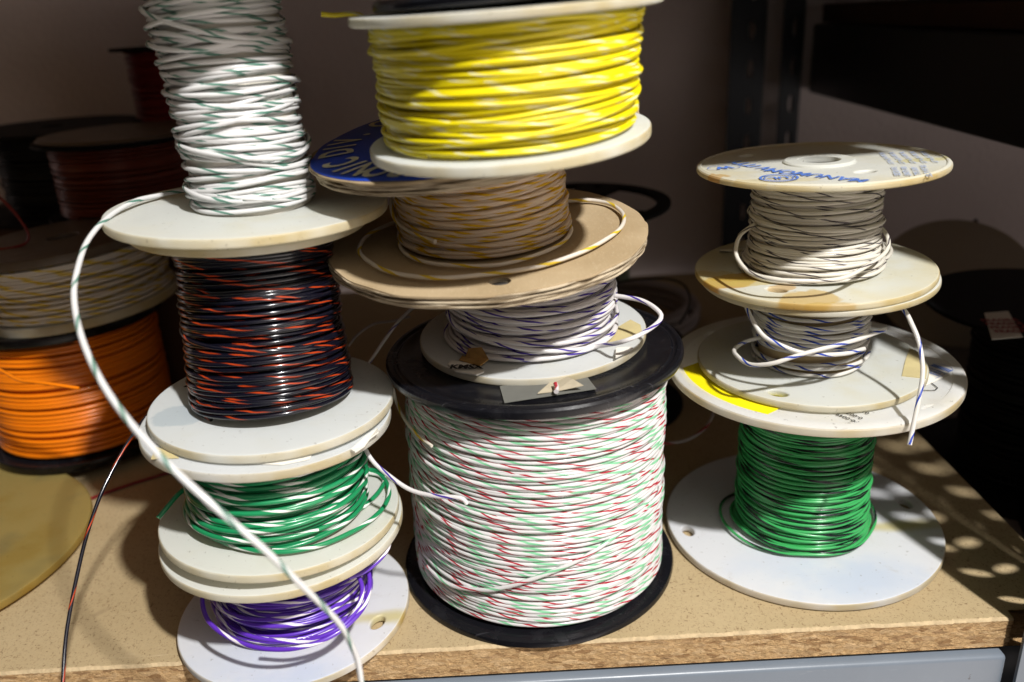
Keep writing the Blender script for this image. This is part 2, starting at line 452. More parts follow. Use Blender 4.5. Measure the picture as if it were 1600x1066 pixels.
def steel_mat():
    t = NT('blue_grey_painted_steel', 0.34, 0.5); oc = t.coord('Object')
    col = t.mix(t.math('MULTIPLY', t.ramp(t.noise(oc, 14, 5, 0.65), 0.35, 0.7), 0.25), (0.165, 0.195, 0.235), (0.115, 0.135, 0.165))
    scr = t.ramp(t.noise(t.scaled(oc, (35, 600, 420)), 1.0, 3, 0.7, 1.0), 0.68, 0.74)
    col = t.mix(t.math('MULTIPLY', scr, 0.35), col, (0.30, 0.32, 0.35))
    chipd = t.ramp(t.noise(oc, 130, 3, 0.6), 0.72, 0.76)
    col = t.mix(t.math('MULTIPLY', chipd, 0.7), col, (0.05, 0.045, 0.045))
    t.color(col); t.l(t.math('ADD', t.math('MULTIPLY', t.noise(oc, 60, 4), 0.25), 0.22), t.b.inputs['Roughness'])
    t.bump(t.noise(oc, 350, 3), 0.12, 0.0004)
    return t.m
MAT['steel'] = steel_mat()
MAT['dark_steel'] = plain_mat('dark_blue_painted_steel', (0.012, 0.018, 0.032), 0.4, 0.2, 20, 0.5, 0.1, 300, 0.0004)
MAT['beam_paint'] = plain_mat('near_black_painted_steel', (0.014, 0.014, 0.015), 0.45, 0.2, 15)
MAT['wall'] = plain_mat('pinkish_grey_plaster', (0.74, 0.66, 0.665), 0.9, 0.18, 6, 0.1, 0.5, 160, 0.002)
MAT['paper'] = plain_mat('off_white_paper', (0.74, 0.71, 0.64), 0.75, 0.12, 60, 0.2)
MAT['tape'] = plain_mat('old_masking_tape', (0.14, 0.14, 0.125), 0.7, 0.25, 90, 0.25)
MAT['tan_tape'] = plain_mat('yellowed_tape', (0.56, 0.47, 0.24), 0.5, 0.3, 70, 0.35)
MAT['torn_pale'] = plain_mat('torn_tan_paper', (0.46, 0.40, 0.29), 0.8, 0.4, 120, 0.2)
MAT['torn'] = plain_mat('torn_brown_paper', (0.46, 0.27, 0.09), 0.8, 0.4, 120, 0.2)
MAT['yellow_label'] = plain_mat('yellow_label_paper', (0.80, 0.68, 0.004), 0.55, 0.06, 40, 0.3, 0.03)
MAT['blue_label'] = plain_mat('blue_label_paper', (0.012, 0.060, 0.46), 0.45, 0.15, 50, 0.4, 0.05)
MAT['dull_grey'] = plain_mat('dull_grey_metal', (0.10, 0.095, 0.09), 0.5, 0.3, 90)
MAT['ink_blue'] = plain_mat('blue_ink', (0.09, 0.19, 0.56), 0.5, 0.3, 300, 0.3, 0)
MAT['ink_faint'] = plain_mat('faded_blue_ink', (0.36, 0.42, 0.57), 0.5, 0.4, 300, 0.3, 0)
MAT['ink_black'] = plain_mat('black_ink', (0.02, 0.02, 0.02), 0.6, 0.1, 30, 0.3, 0)
MAT['ink_white'] = plain_mat('white_print', (0.62, 0.58, 0.42), 0.6, 0.2, 200, 0.3, 0)
MAT['ink_red'] = plain_mat('red_print', (0.35, 0.05, 0.05), 0.6, 0.2, 200, 0.3, 0)
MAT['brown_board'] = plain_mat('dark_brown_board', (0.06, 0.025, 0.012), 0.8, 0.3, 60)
MAT['grey_wood'] = plain_mat('weathered_grey_board', (0.20, 0.165, 0.15), 0.85, 0.5, 24)
MAT['pale_green'] = plain_mat('pale_green_card', (0.34, 0.42, 0.35), 0.8, 0.3, 40)
MAT['pinkish'] = wire_mat('pinkish_wire', (0.40, 0.30, 0.27), [], rough=0.5)

# ------------------------------------------------------------------ shelving
unit = empty('shelving_unit', Matrix.Identity(4), 'particle board shelf on a blue grey steel frame that carries the three spool stacks', 'shelving unit')
def chip(x, z, s): return mnoise.fractal(Vector((x * 420, z * 900, s)), 0.9, 2.1, 4)
# board: face, crumbly front edge
XL, XR, YF, YB, TH = -0.75, 0.2712, 0.3165, 0.885, 0.0165
mb = MB()
nx = 900
xs = np.linspace(XL, 0.2312, nx)
rag = np.array([0.00022 * mnoise.fractal(Vector((x * 60, 3.1, 0)), 0.45, 2.3, 7) + 0.00022 * mnoise.noise(Vector((x * 900, 1.0, 0))) for x in xs])
# the worn lip between face and edge, then the face
rows = []
for k, (dy, dz) in enumerate([(0.0, -0.0012), (0.0004, -0.0003), (0.0015, 0.0)]):
    rows.append(np.stack([xs, YF + dy + rag * (1.0 if k < 2 else 3.0), np.full(nx, dz) + (rag * 0.5 if k < 2 else 0)], 1))
rows.append(np.stack([xs, np.full(nx, 0.3225), np.zeros(nx)], 1))
V = np.concatenate(rows); i = np.arange(nx - 1)
lip = MB()
Q = np.concatenate([np.stack([k * nx + i, k * nx + i + 1, (k + 1) * nx + i + 1, (k + 1) * nx + i], 1) for k in range(2)])
lip.add(V, Q)
mb.add(V, np.stack([2 * nx + i, 2 * nx + i + 1, 3 * nx + i + 1, 3 * nx + i], 1))
mb.add([(XL, 0.3225, 0), (XR, 0.3225, 0), (XR, YB, 0), (XL, YB, 0)], [(0, 1, 2, 3)])
board = mb.part('shelf_board', MAT['board_top'], unit, sharp=35)
MAT['lip'] = plain_mat('chipped_pale_board_lip', (0.55, 0.42, 0.25), 0.85, 0.5, 260, 0.2, 0.6, 500, 0.0012)
lip.part('worn_lip', MAT['lip'], board, sharp=None)
edge = MB()
nz = 17
zs = np.linspace(-0.0012, -TH, nz)
G = np.empty((nz, nx, 3))
for a, z in enumerate(zs):
    for b, x in enumerate(xs):
        k = min(1.0, a / 2.0)
        G[a, b] = (x, YF + rag[b] * (1 - k) + k * (0.0003 + 0.00055 * chip(x, z, 0.7)), z + (0.0004 * rag[b] * 500 if a == nz - 1 else 0))
Gi = np.arange(nz * nx).reshape(nz, nx)
edge.add(G.reshape(-1, 3), np.stack([Gi[1:, :-1], Gi[1:, 1:], Gi[:-1, 1:], Gi[:-1, :-1]], -1).reshape(-1, 4))
edge.add([(0.2312, YF, 0), (0.2312, YF, -TH), (0.2312, 0.3225, -TH), (0.2312, 0.3225, 0)], [(0, 1, 2, 3)])
edge.add([(XR, 0.3225, 0), (XR, 0.3225, -TH), (XR, YB, -TH), (XR, YB, 0)], [(0, 1, 2, 3)])
edge.add([(XL, YF, -TH), (XL, YB, -TH), (XR, YB, -TH), (XR, YF, -TH)], [(0, 1, 2, 3)])
edge.part('board_edge', MAT['board_edge'], board, sharp=60)
rail = MB(); box(rail, (XL, 0.3125, -0.090), (0.2292, 0.326, -0.0192), 0.0022)
rail.part('front_rail', MAT['steel'], unit)
# front post: an angle of sheet steel with pairs of slanted slots
def slot_plate(w, z0, z1, pair=True):
    holes = []
    if not pair:
        z = math.ceil(z0 / 0.036) * 0.036
        while z < z1 - 0.02:
            if z > z0 + 0.01: holes.append(circle(w * 0.62, z, 0.0030, 0.0085, 20))
            z += 0.036
        return [(0, z0), (w, z0), (w, z1), (0, z1)], holes
    z = math.ceil(z0 / 0.033) * 0.033
    while z < z1 - 0.02:
        if z > z0 + 0.01:
            holes.append(circle(w * 0.33, z, 0.0075, 0.0045, 20, math.radians(-38)))
            holes.append(circle(w * 0.70, z + 0.003, 0.0075, 0.0045, 20, math.radians(38)))
        z += 0.033
    return [(0, z0), (w, z0), (w, z1), (0, z1)], holes
def angle_post(x0, y0, w1, w2, z0, z1, mat, parent, flip=1, pair=True):
    p = MB()
    o, h = slot_plate(w1, z0, z1, pair)
    plate(p, o, h, 0.002, 0.0003, Matrix(((1, 0, 0, x0), (0, 0, 1, y0), (0, 1, 0, 0), (0, 0, 0, 1))), 1)
    o, h = slot_plate(w2, z0, z1, pair)
    plate(p, o, h, 0.002, 0.0003, Matrix(((0, 0, 1, x0 + (w1 + 0.001 if flip > 0 else -0.001)), (1, 0, 0, y0 + 0.0012), (0, 1, 0, 0), (0, 0, 0, 1))), 1)
    return p.part('post', mat, parent)
angle_post(0.2318, 0.3085, 0.043, 0.045, -0.35, 0.62, MAT['steel'], unit)
angle_post(0.226, 0.862, 0.034, 0.028, -0.35, 0.62, MAT['dark_steel'], unit, 1, False)
sr = MB(); box(sr, (0.236, 0.335, -0.090), (0.268, 0.86, -0.0195), 0.002)  # dark rail added to keep the gap beside the front post black
sr.part('added_side_rail', MAT['dark_steel'], unit)
up = MB(); box(up, (XL, 0.3165, 0.345), (XR, YB, 0.3615), 0.001)
up.part('upper_board', MAT['board_edge'], unit)
up = MB(); box(up, (XL, 0.306, 0.330), (0.2262, 0.316, 0.39), 0.002)
up.part('upper_rail', MAT['steel'], unit)

unit2 = empty('shelving_unit', Matrix.Translation((0.32, 0.9, 0)), 'dark shelving unit on the right with a deep near black side beam', 'shelving unit')
I2 = Matrix.Translation((-0.32, -0.9, 0))
p = MB(); box(p, (0.318, 0.22, 0.187), (0.350, 0.893, 0.2535), 0.002); p.part('side_beam', MAT['beam_paint'], unit2, M=I2)
p = MB(); box(p, (0.326, 0.22, 0.2545), (0.95, 0.893, 0.272), 0.001); p.part('brown_board', MAT['brown_board'], unit2, M=I2)
p = MB(); box(p, (0.275, 0.40, -0.068), (0.95, 0.893, -0.05), 0.001); p.part('lower_board', MAT['grey_wood'], unit2, M=I2)
p = MB(); box(p, (0.2725, 0.318, 0.362), (0.95, 0.893, 0.378), 0.001); p.part('upper_board', MAT['brown_board'], unit2, M=I2)  # unseen upper board, added to keep direct lamp light off the wall
o = angle_post(0.2830, 0.3085, 0.038, 0.040, -0.35, 0.62, MAT['dark_steel'], unit2); o.data.transform(I2)  # unseen front post, added to shade and dapple the board's right side
o = angle_post(0.2795, 0.868, 0.02, 0.022, -0.35, 0.62, MAT['dark_steel'], unit2, 1, False); o.data.transform(I2)

w = MB(); w.add([(-1.6, 0.9, -0.6), (1.8, 0.9, -0.6), (1.8, 0.9, 1.2), (-1.6, 0.9, 1.2)], [(0, 1, 2, 3)])
o = w.part('back_wall', MAT['wall'], None, smooth=False); o['kind'] = 'structure'

# ------------------------------------------------------------------ spools
RNG = np.random.default_rng(11)
def frame(c, n):
    z = Vector(n).normalized(); x = Vector((1, 0, 0)); x = (x - z * x.dot(z)).normalized(); y = z.cross(x)
    return Matrix(((x[0], y[0], z[0], c[0]), (x[1], y[1], z[1], c[1]), (x[2], y[2], z[2], c[2]), (0, 0, 0, 1)))

class Spool:
    def __init__(s, base, axis, name, label, group='wire spools stacked on the shelf'):
        s.M = frame(base, axis); s.Mi = s.M.inverted()
        s.root = empty(name, s.M, label, 'wire spool', group)
    def loc(s, P):
        A = np.array(s.Mi); P = np.atleast_2d(np.asarray(P, float)); return P @ A[:3, :3].T + A[:3, 3]
    def F(s, c, n): return s.Mi @ frame(c, n)
    def flange(s, c, n, R, th, mat, holes=(), bore=0.008, hub=None, rim=0.0, name='flange', label=None, bev=0.0009, rag=0.0, seed=0):
        """holes = world points where drive holes go; hub = (radius, height) raised boss on top"""
        F = s.F(c, n); Fi = (s.M @ F).inverted()
        mb = MB()
        n_ = 160; a = np.arange(n_) / n_ * 2 * np.pi
        rr = np.full(n_, R)
        if rag:
            rg = np.random.default_rng(seed)
            w = smooth_noise(n_, 3, rg) + 0.6 * smooth_noise(n_, 9, rg); rr = R + rag * w
        out = [(r * math.cos(t), r * math.sin(t)) for r, t in zip(rr, a)]
        H = [circle(0, 0, bore, n=40)] if bore else []
        for hp in holes:
            q = Fi @ Vector(hp[:3]); ang = math.atan2(q.y, q.x)
            H.append(circle(q.x, q.y, 0.0032, 0.0050, 28, ang))
        plate(mb, out, H, th, bev, F)
        if rim:
            r2 = MB(); hgt = th / 2
            lathe(r2, [(R - rim, hgt - 0.0002), (R - rim + 0.0006, hgt + 0.0006), (R - 0.0018, hgt + 0.0007), (R - 0.0006, hgt + 0.0001), (R - 0.0002, hgt - 0.0008)], 160)
            A = np.array(F); V = np.concatenate(r2.v) @ A[:3, :3].T + A[:3, 3]
            mb.add(V, np.concatenate(r2.f).reshape(-1, 4))
        if hub:
            r2 = MB(); hgt = th / 2
            lathe(r2, [(bore, hgt - 0.001), (bore + 0.0002, hgt + hub[1] - 0.0003), (bore + 0.0006, hgt + hub[1]), (hub[0] - 0.0008, hgt + hub[1]), (hub[0], hgt + hub[1] - 0.0006), (hub[0] + 0.0003, hgt - 0.0003)], 96)
            A = np.array(F); V = np.concatenate(r2.v) @ A[:3, :3].T + A[:3, 3]
            mb.add(V, np.concatenate(r2.f).reshape(-1, 4))
        o = mb.part(name, mat, s.root, sharp=35)
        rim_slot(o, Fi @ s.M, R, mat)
        if label: o['label'] = label
        return o
    def lathe_flange(s, c, n, prof, mat, name='flange', seg=160):
        mb = MB(); lathe(mb, prof, seg)
        return mb.part(name, mat, s.root, sharp=35, M=s.F(c, n))
    def core(s, z0, z1, r, mat):
        mb = MB(); lathe(mb, [(r * 0.6, z0), (r, z0), (r, z1), (r * 0.6, z1)], 64)
        return mb.part('core', mat, s.root)
    def winding(s, z0, z1, R, d, mat, layers, seed, seg=96, sides=7, flare=None, ends=None):
        """layers = (inset in wire widths, pitch in wire widths, axial wander, radial wander, wander length in turns)"""
        rg = np.random.default_rng(seed); mb = MB(); r = d / 2; u0 = 0.0
        for li, (ins, pitch, Az, Ar, wl) in enumerate(layers):
            n = max(2, (z1 - z0 - d) / (pitch * d)); N = int(n * seg) + 1
            t = np.linspace(0, n, N); th = 2 * np.pi * t * (1 if li % 2 == 0 else -1) + rg.uniform(0, 6.28)
            z = z0 + r + (z1 - z0 - d) * t / n + Az * d * smooth_noise(N, wl * seg, rg) + Az * 0.35 * d * smooth_noise(N, wl * seg * 0.3, rg)
            lo, hi = z0 + r, z1 - r
            z = lo + np.abs(z - lo); z = hi - np.abs(hi - z); z = np.clip(z, lo, hi)
            Rr = R - r - ins * d + Ar * d * np.abs(smooth_noise(N, wl * seg * 0.6, rg))
            if flare is not None: Rr = Rr + np.interp((z - z0) / (z1 - z0), flare[0], flare[1])
            rad = np.stack([np.cos(th), np.sin(th), np.zeros(N)], 1)
            P = rad * Rr[:, None]; P[:, 2] = z
            if ends is not None:            # follow flanges that are not quite square to the axis
                f = ((z - z0) / (z1 - z0))[:, None]
                A0, A1 = [np.array(s.F(c, n)) for c, n in ends]
                X = A0[:3, 0] * (1 - f) + A1[:3, 0] * f; Y = A0[:3, 1] * (1 - f) + A1[:3, 1] * f
                off0 = A0[:3, 2] * z0 + A0[:3, 3]; h_ = np.linalg.norm(A1[:3, 3] - A0[:3, 3])
                off1 = A1[:3, 3] - A1[:3, 2] * (h_ - z1)
                P = off0 * (1 - f) + off1 * f + rad[:, :1] * X * Rr[:, None] + rad[:, 1:2] * Y * Rr[:, None]
                rad = rad[:, :1] * X + rad[:, 1:2] * Y
            u0 = tube(mb, P, r, sides, up=rad, u0=u0)
        return mb.part('winding', mat, s.root, sharp=None)
    def wire(s, P, d, mat, step=0.0016, sides=9, name='loose_wire'):
        Q = spline(s.loc(P), step); k = len(Q)        # slight kinks of handled wire
        if k > 40:
            e = np.minimum(1, np.minimum(np.arange(k), np.arange(k)[::-1]) / 15.0)[:, None]
            Q = Q + e * np.stack([0.00028 * smooth_noise(k, 7, RNG) + 0.0005 * smooth_noise(k, 20, RNG) for _ in range(3)], 1)
        mb = MB(); tube(mb, Q, d / 2, sides, u0=RNG.uniform(0, 1))
        return mb.part(name, mat, s.root, sharp=50)
    def sheet(s, P, mat, name, th=0.00025, lift=None, sub=0):
        """thin flat patch; P = world points on the surface it is stuck to"""
        L = s.loc(P); c = L.mean(0); x = L[1] - L[0]; nrm = np.zeros(3)
        for a in range(len(L)): nrm += np.cross(L[a] - c, L[(a + 1) % len(L)] - c)
        nrm /= np.linalg.norm(nrm)
        if nrm[2] < 0: nrm = -nrm; L = L[::-1]
        mb = MB(); k = len(L); top = L + nrm * th; bot = L - nrm * 0.0001
        if lift is not None: top = top + nrm * np.asarray(lift)[:, None]; bot = bot + nrm * np.asarray(lift)[:, None]
        mb.add(np.vstack([bot, top]), [[i, (i + 1) % k, k + (i + 1) % k, k + i] for i in range(k)])
        b0 = mb.n; mb.add(top, [list(range(k))]); mb.add(bot, [list(range(k))[::-1]])
        o = mb.part(name, mat, s.root, smooth=False, sharp=None); return o

RIMS = {}
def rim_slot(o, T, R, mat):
    """outer wall of a plastic flange: rim dirt, plus golden light-through tone in the colour"""
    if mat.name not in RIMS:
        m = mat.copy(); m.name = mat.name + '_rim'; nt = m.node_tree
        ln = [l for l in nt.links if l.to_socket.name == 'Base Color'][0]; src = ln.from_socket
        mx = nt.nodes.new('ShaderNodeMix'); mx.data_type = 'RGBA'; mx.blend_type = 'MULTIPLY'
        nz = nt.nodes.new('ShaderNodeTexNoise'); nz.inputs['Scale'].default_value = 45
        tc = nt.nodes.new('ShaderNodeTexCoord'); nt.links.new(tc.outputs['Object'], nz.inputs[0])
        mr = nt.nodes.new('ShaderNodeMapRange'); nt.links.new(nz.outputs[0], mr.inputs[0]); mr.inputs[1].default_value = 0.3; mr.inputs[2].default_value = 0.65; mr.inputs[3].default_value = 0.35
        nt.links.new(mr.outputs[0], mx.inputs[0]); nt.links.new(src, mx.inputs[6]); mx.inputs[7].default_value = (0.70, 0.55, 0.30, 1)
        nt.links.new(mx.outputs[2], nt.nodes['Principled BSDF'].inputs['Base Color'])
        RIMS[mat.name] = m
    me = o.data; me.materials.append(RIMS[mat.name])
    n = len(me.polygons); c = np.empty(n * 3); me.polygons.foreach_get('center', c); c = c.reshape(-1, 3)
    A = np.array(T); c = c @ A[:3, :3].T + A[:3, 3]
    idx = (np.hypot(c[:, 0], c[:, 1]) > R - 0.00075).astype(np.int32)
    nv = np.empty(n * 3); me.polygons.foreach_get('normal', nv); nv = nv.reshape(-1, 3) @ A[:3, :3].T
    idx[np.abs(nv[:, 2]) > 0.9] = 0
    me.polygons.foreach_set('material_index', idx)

def nrm(t): return (-math.tan(math.radians(t[0])), -math.tan(math.radians(t[1])), 1.0)

def decal(sp, name, geo, c, right, upv, n, mat, lift=0.0004, parent=None):
    """lay 2-D letter geometry onto a surface: c world point, right/up world directions"""
    V, F = geo; n = Vector(n).normalized()
    r = Vector(right); r = (r - n * r.dot(n)).normalized(); u = n.cross(r)
    if u.dot(Vector(upv)) < 0: u = -u
    A = np.array([r, u, n]).T
    W = V @ A.T + np.array(c) + np.array(n) * lift
    mb = MB(); put(mb, sp.loc(W), F)
    return mb.part(name, mat, parent or sp.root, smooth=False, sharp=None)

def joined(list_of_geo):
    Vs = []; Fs = []; n = 0
    for V, F in list_of_geo:
        Vs.append(V); Fs += [[i + n for i in f] for f in F]; n += len(V)
    return np.concatenate(Vs), Fs

def ring2(R, w, n=40, ry=1.0):
    a = np.arange(n) / n * 2 * np.pi
    V = np.concatenate([np.stack([R * np.cos(a), ry * R * np.sin(a), 0 * a], 1), np.stack([(R - w) * np.cos(a), ry * (R - w) * np.sin(a), 0 * a], 1)])
    return V, [[i, (i + 1) % n, n + (i + 1) % n, n + i] for i in range(n)]

def bar2(x0, y0, x1, y1, w):
    d = np.array([x1 - x0, y1 - y0]); d = d / np.linalg.norm(d); p = np.array([-d[1], d[0]]) * w / 2
    a = np.array([x0, y0]); b = np.array([x1, y1])
    V = np.array([a - p, b - p, b + p, a + p]); return np.c_[V, np.zeros(4)], [[0, 1, 2, 3]]

def upright(c0, c1): return Vector(c1) - Vector(c0)

# ---------- right stack, bottom: green wire with black tracer
cA, cB = (0.1566, 0.4019, 0.0030), (0.1551, 0.4014, 0.1008)
s = Spool((cA[0], cA[1], 0.0005), upright(cA, cB), 'wire_spool', 'spool of green wire with a black tracer standing on the board at right')
loc = lambda P: s.loc([P])[0]
m1 = plastic_mat('milky_flange_with_blue_tint', (0.77, 0.785, 0.82), sss=0.14, yellow=0.1, soft=1.9,
    stains=[(*(loc([(0.1688,0.3453,0.0049)][0])[:2]), 0.030, 0.018, (0.55, 0.64, 0.80), 0.65), (*(loc([(0.1316,0.3619,0.0048)][0])[:2]), 0.022, 0.012, (0.62, 0.69, 0.82), 0.5),
            (*(loc([(0.2076,0.3882,0.0051)][0])[:2]), 0.030, 0.0045, (0.62, 0.52, 0.14), 0.7)])
s.flange((cA[0], cA[1], 0.0030), nrm((0.19, 0.17)), 0.0751, 0.0042, m1, holes=[(0.0913,0.3953,0.0048),(0.2205,0.4094,0.0052)], bore=0)
m2 = plastic_mat('upper_flange_plastic', (0.84, 0.86, 0.88), sss=0.25, yellow=0.2, aged=(0.0737, 0.08))
up_f = s.flange((cB[0], cB[1], cB[2] - 0.0008), nrm((0.56, 0.83)), 0.0737, 0.0042, m2, holes=[(0.1910,0.3430,0.1016),(0.1129,0.4488,0.1024)], rim=0.007)
s.core(0.004, cB[2] - 0.002, 0.024, MAT['core'])
s.winding(0.0055, cB[2] - 0.0032, 0.0352, 0.00165, MAT['green_black'],
          [(2, 1.0, 0.0, 0, 1), (1.0, 1.02, 0.25, 0.15, 1.2), (0.1, 1.25, 0.7, 0.3, 0.8), (0.0, 6, 2.5, 0.5, 0.6)], 3, flare=([0, .12, .3, 1], [0.0016, 0.0008, 0, -0.0007]))
s.wire([(0.1405,0.4346,0.0073),(0.1307,0.4299,0.0072),(0.1190,0.4220,0.0071),(0.1132,0.4111,0.0071),(0.1121,0.3951,0.0070),(0.1183,0.3793,0.0070),(0.1311,0.3684,0.0070),(0.1454,0.3642,0.0071),(0.1623,0.3632,0.0071),(0.1772,0.3691,0.0072),(0.1900,0.3825,0.0073),(0.1966,0.3948,0.0073),(0.1993,0.4082,0.0074),(0.1970,0.4200,0.0074)], 0.00165, MAT['green_black'])
s.wire([(0.1402,0.4271,0.0088),(0.1281,0.4206,0.0088),(0.1198,0.4106,0.0087),(0.1188,0.3971,0.0087),(0.1247,0.3812,0.0087),(0.1343,0.3715,0.0087),(0.1474,0.3663,0.0087),(0.1622,0.3660,0.0087),(0.1757,0.3716,0.0088),(0.1869,0.3829,0.0089),(0.1930,0.3960,0.0089),(0.1912,0.4079,0.0089)], 0.00165, MAT['green_black'])
# yellow label, address label, printed mark
R2N = nrm((0.56, 0.83))
s.sheet([(0.0852,0.4023,0.1017),(0.0869,0.3862,0.1015),(0.0943,0.3690,0.1013),(0.1037,0.3566,0.1012),(0.1155,0.3471,0.1012),(0.1267,0.3547,0.1014),(0.1354,0.3645,0.1017),(0.1264,0.3759,0.1017),(0.1132,0.3924,0.1018),(0.1009,0.4115,0.1020)], MAT['yellow_label'], 'yellow_label', 0.0003)
lab = s.sheet([(0.2121,0.4002,0.1030),(0.2216,0.3929,0.1030),(0.2224,0.3839,0.1029),(0.2156,0.3757,0.1027),(0.1978,0.3651,0.1024),(0.1932,0.3687,0.1024)], MAT['paper'], 'address_label', 0.0003)
g = []
for (x0, y0, x1, y1, w) in [(-0.0085, 0.0052, 0.0065, 0.0052, 0.00022), (-0.0085, -0.0052, 0.0065, -0.0052, 0.00022), (0.0065, 0.0052, 0.009, 0.0025, 0.00022), (0.0065, -0.0052, 0.009, -0.0025, 0.00022), (0.009, 0.0025, 0.009, -0.0025, 0.00022)]:
    g.append(bar2(x0, y0, x1, y1, w))
V, F = text_geo('IIIIIIIII', 0.0044, 0.00018); V = V @ np.array([[0, 1, 0], [-1, 0, 0], [0, 0, 1]]); V[:, 0] += 0.0048; g.append((V, F))
for k, word in enumerate(('WIRE TYPE', 'REELFEET', 'ORDER No')):
    V, F = text_geo(word, 0.0019, 0.00006); V = V @ np.array([[0, 1, 0], [-1, 0, 0], [0, 0, 1]]); V[:, 0] += 0.0005 - 0.0024 * k; g.append((V, F))
c0, c1 = [np.array(q) for q in [(0.2010,0.3745,0.1027),(0.2193,0.3856,0.1031)]]
decal(s, 'label_print', joined(g), [(0.2110,0.3806,0.1029)][0], c1 - c0, (0, 1, 0), R2N, MAT['ink_blue'], 0.0004, lab)
a = [np.array(q) for q in [(0.1902,0.3615,0.1024),(0.2006,0.3600,0.1025),(0.2031,0.3625,0.1026),(0.2028,0.3683,0.1027)]]
g = []
for P0, P1 in zip(a[:-1], a[1:]):
    L = s.loc([P0, P1]); g.append(bar2(L[0][0], L[0][1], L[1][0], L[1][1], 0.0006)); g[-1][0][:, 2] = L[0][2]
mb = MB(); put(mb, *joined(g)); mb.part('printed_mark', MAT['ink_black'], s.root, smooth=False, sharp=None)
for word, px in (('P0-0049', 0), ('0-0073', 1), ('013', 2)):
    c = [(0.1500,0.3385,0.1014),(0.1537,0.3412,0.1015),(0.1597,0.3436,0.1016)][px]
    decal(s, 'printed_number', text_geo(word, 0.0034, 0.00004), c, (-0.55, 0.83, 0), (-0.83, -0.55, 0), R2N, MAT['ink_black'], 0.0002)

# ---------- right stack, second: white wire with blue tracer
cA, cB = (0.1529, 0.3989, 0.1048), (0.1511, 0.3986, 0.1545)
s = Spool((cA[0], cA[1], cA[2] - 0.0016), upright(cA, cB), 'wire_spool', 'half used spool of white wire with a blue tracer, second up in the right stack')
m = plastic_mat('middle_flange_plastic', (0.728, 0.753, 0.730), yellow=0.3, aged=(0.057, 0.18))
s.flange((cA[0], cA[1], cA[2] + 0.0002), nrm((-0.00, 1.04)), 0.0570, 0.0036, m, holes=[(0.1242,0.3595,0.1061)], bore=0.01)
s.flange((cB[0] + 0.0014, cB[1] - 0.0004, cB[2] - 0.0026), nrm((1.61, 0.41)), 0.0575 - 0.0008, 0.0030, MAT['nylon'], bore=0.01)
s.core(0.003, 0.0475, 0.0255, MAT['card_core'])
s.winding(0.0036, 0.0470, 0.0285, 0.0021, MAT['white_blue'], [(0.15, 1.9, 0.9, 0.15, 0.7), (0.0, 2.8, 1.2, 0.4, 0.6)], 8)
s.wire([(0.1774,0.3805,0.1426),(0.1779,0.3707,0.1450),(0.1785,0.3633,0.1453),(0.1795,0.3587,0.1447),(0.1803,0.3514,0.1398),(0.1814,0.3461,0.1346),(0.1817,0.3396,0.1266),(0.1805,0.3349,0.1203),(0.1776,0.3296,0.1123),(0.1740,0.3248,0.1032),(0.1711,0.3209,0.0961)], 0.0021, MAT['white_blue'])
s.wire([(0.1101,0.3780,0.1507),(0.1103,0.3728,0.1486),(0.1116,0.3656,0.1440),(0.1160,0.3588,0.1376),(0.1226,0.3537,0.1344),(0.1319,0.3508,0.1309),(0.1421,0.3506,0.1291),(0.1542,0.3547,0.1270),(0.1651,0.3627,0.1253)], 0.0021, MAT['white_blue'])
s.wire([(0.1737,0.3614,0.1354),(0.1577,0.3533,0.1341),(0.1408,0.3480,0.1319),(0.1257,0.3466,0.1286),(0.1166,0.3477,0.1261),(0.1086,0.3544,0.1240),(0.1055,0.3653,0.1245),(0.1074,0.3747,0.1238),(0.1151,0.3853,0.1232),(0.1253,0.3924,0.1219)], 0.0021, MAT['white_blue'])
s.sheet([(0.2068,0.4013,0.1069),(0.2092,0.3951,0.1068),(0.2047,0.3773,0.1065),(0.1984,0.3655,0.1063),(0.1885,0.3697,0.1063),(0.1972,0.3854,0.1066)], MAT['tan_tape'], 'tape', 0.0004)

# ---------- right stack, top: white wire with black tracer
cA, cB = (0.1511, 0.3986, 0.1545), (0.1499, 0.3994, 0.2072)
base = (cA[0] - 0.0006, cA[1], cA[2] - 0.0008)
s = Spool(base, upright(cA, cB), 'wire_spool', 'white wire with a black tracer under a printed flange, topmost at right')
loc = lambda P: s.loc([P])[0]
OR = (0.62, 0.35, 0.03); YE = (0.66, 0.52, 0.13)
def st(P, rx, ry, c, k): q = loc(P); return (q[0], q[1], rx, ry, c, k)
m = plastic_mat('stained_flange_plastic', (0.756, 0.772, 0.720), yellow=0.35, aged=(0.0575, 0.5),
    stains=[st([(0.1322,0.3521,0.1566)][0], 0.0135, 0.010, (0.64, 0.45, 0.12), 0.75), st([(0.1328,0.3409,0.1565)][0], 0.016, 0.005, (0.62, 0.43, 0.10), 0.6), st([(0.1020,0.3833,0.1560)][0], 0.013, 0.008, OR, 0.8),
            st([(0.1147,0.3901,0.1564)][0], 0.018, 0.006, OR, 0.75), st([(0.1201,0.3815,0.1565)][0], 0.016, 0.006, YE, 0.6), st([(0.0943,0.3904,0.1558)][0], 0.02, 0.012, YE, 0.5), st([(0.1255,0.3693,0.1565)][0], 0.006, 0.004, OR, 0.6)])
s.flange((cA[0] - 0.0006, cA[1], cA[2] + 0.0007), nrm((1.61, 0.41)), 0.0575, 0.0032, m, holes=[(0.1229,0.3674,0.1558)], bore=0.01, label='lower flange with orange brown stains')
m = plastic_mat('printed_flange_plastic', (0.747, 0.762, 0.720), yellow=0.4, aged=(0.0574, 0.42),
    stains=[st([(0.0922,0.3823,0.2083)][0], 0.010, 0.006, OR, 0.6), st([(0.1087,0.3628,0.2087)][0], 0.03, 0.006, YE, 0.35), st([(0.1920,0.3849,0.2101)][0], 0.013, 0.004, (0.68, 0.62, 0.25), 0.6)])
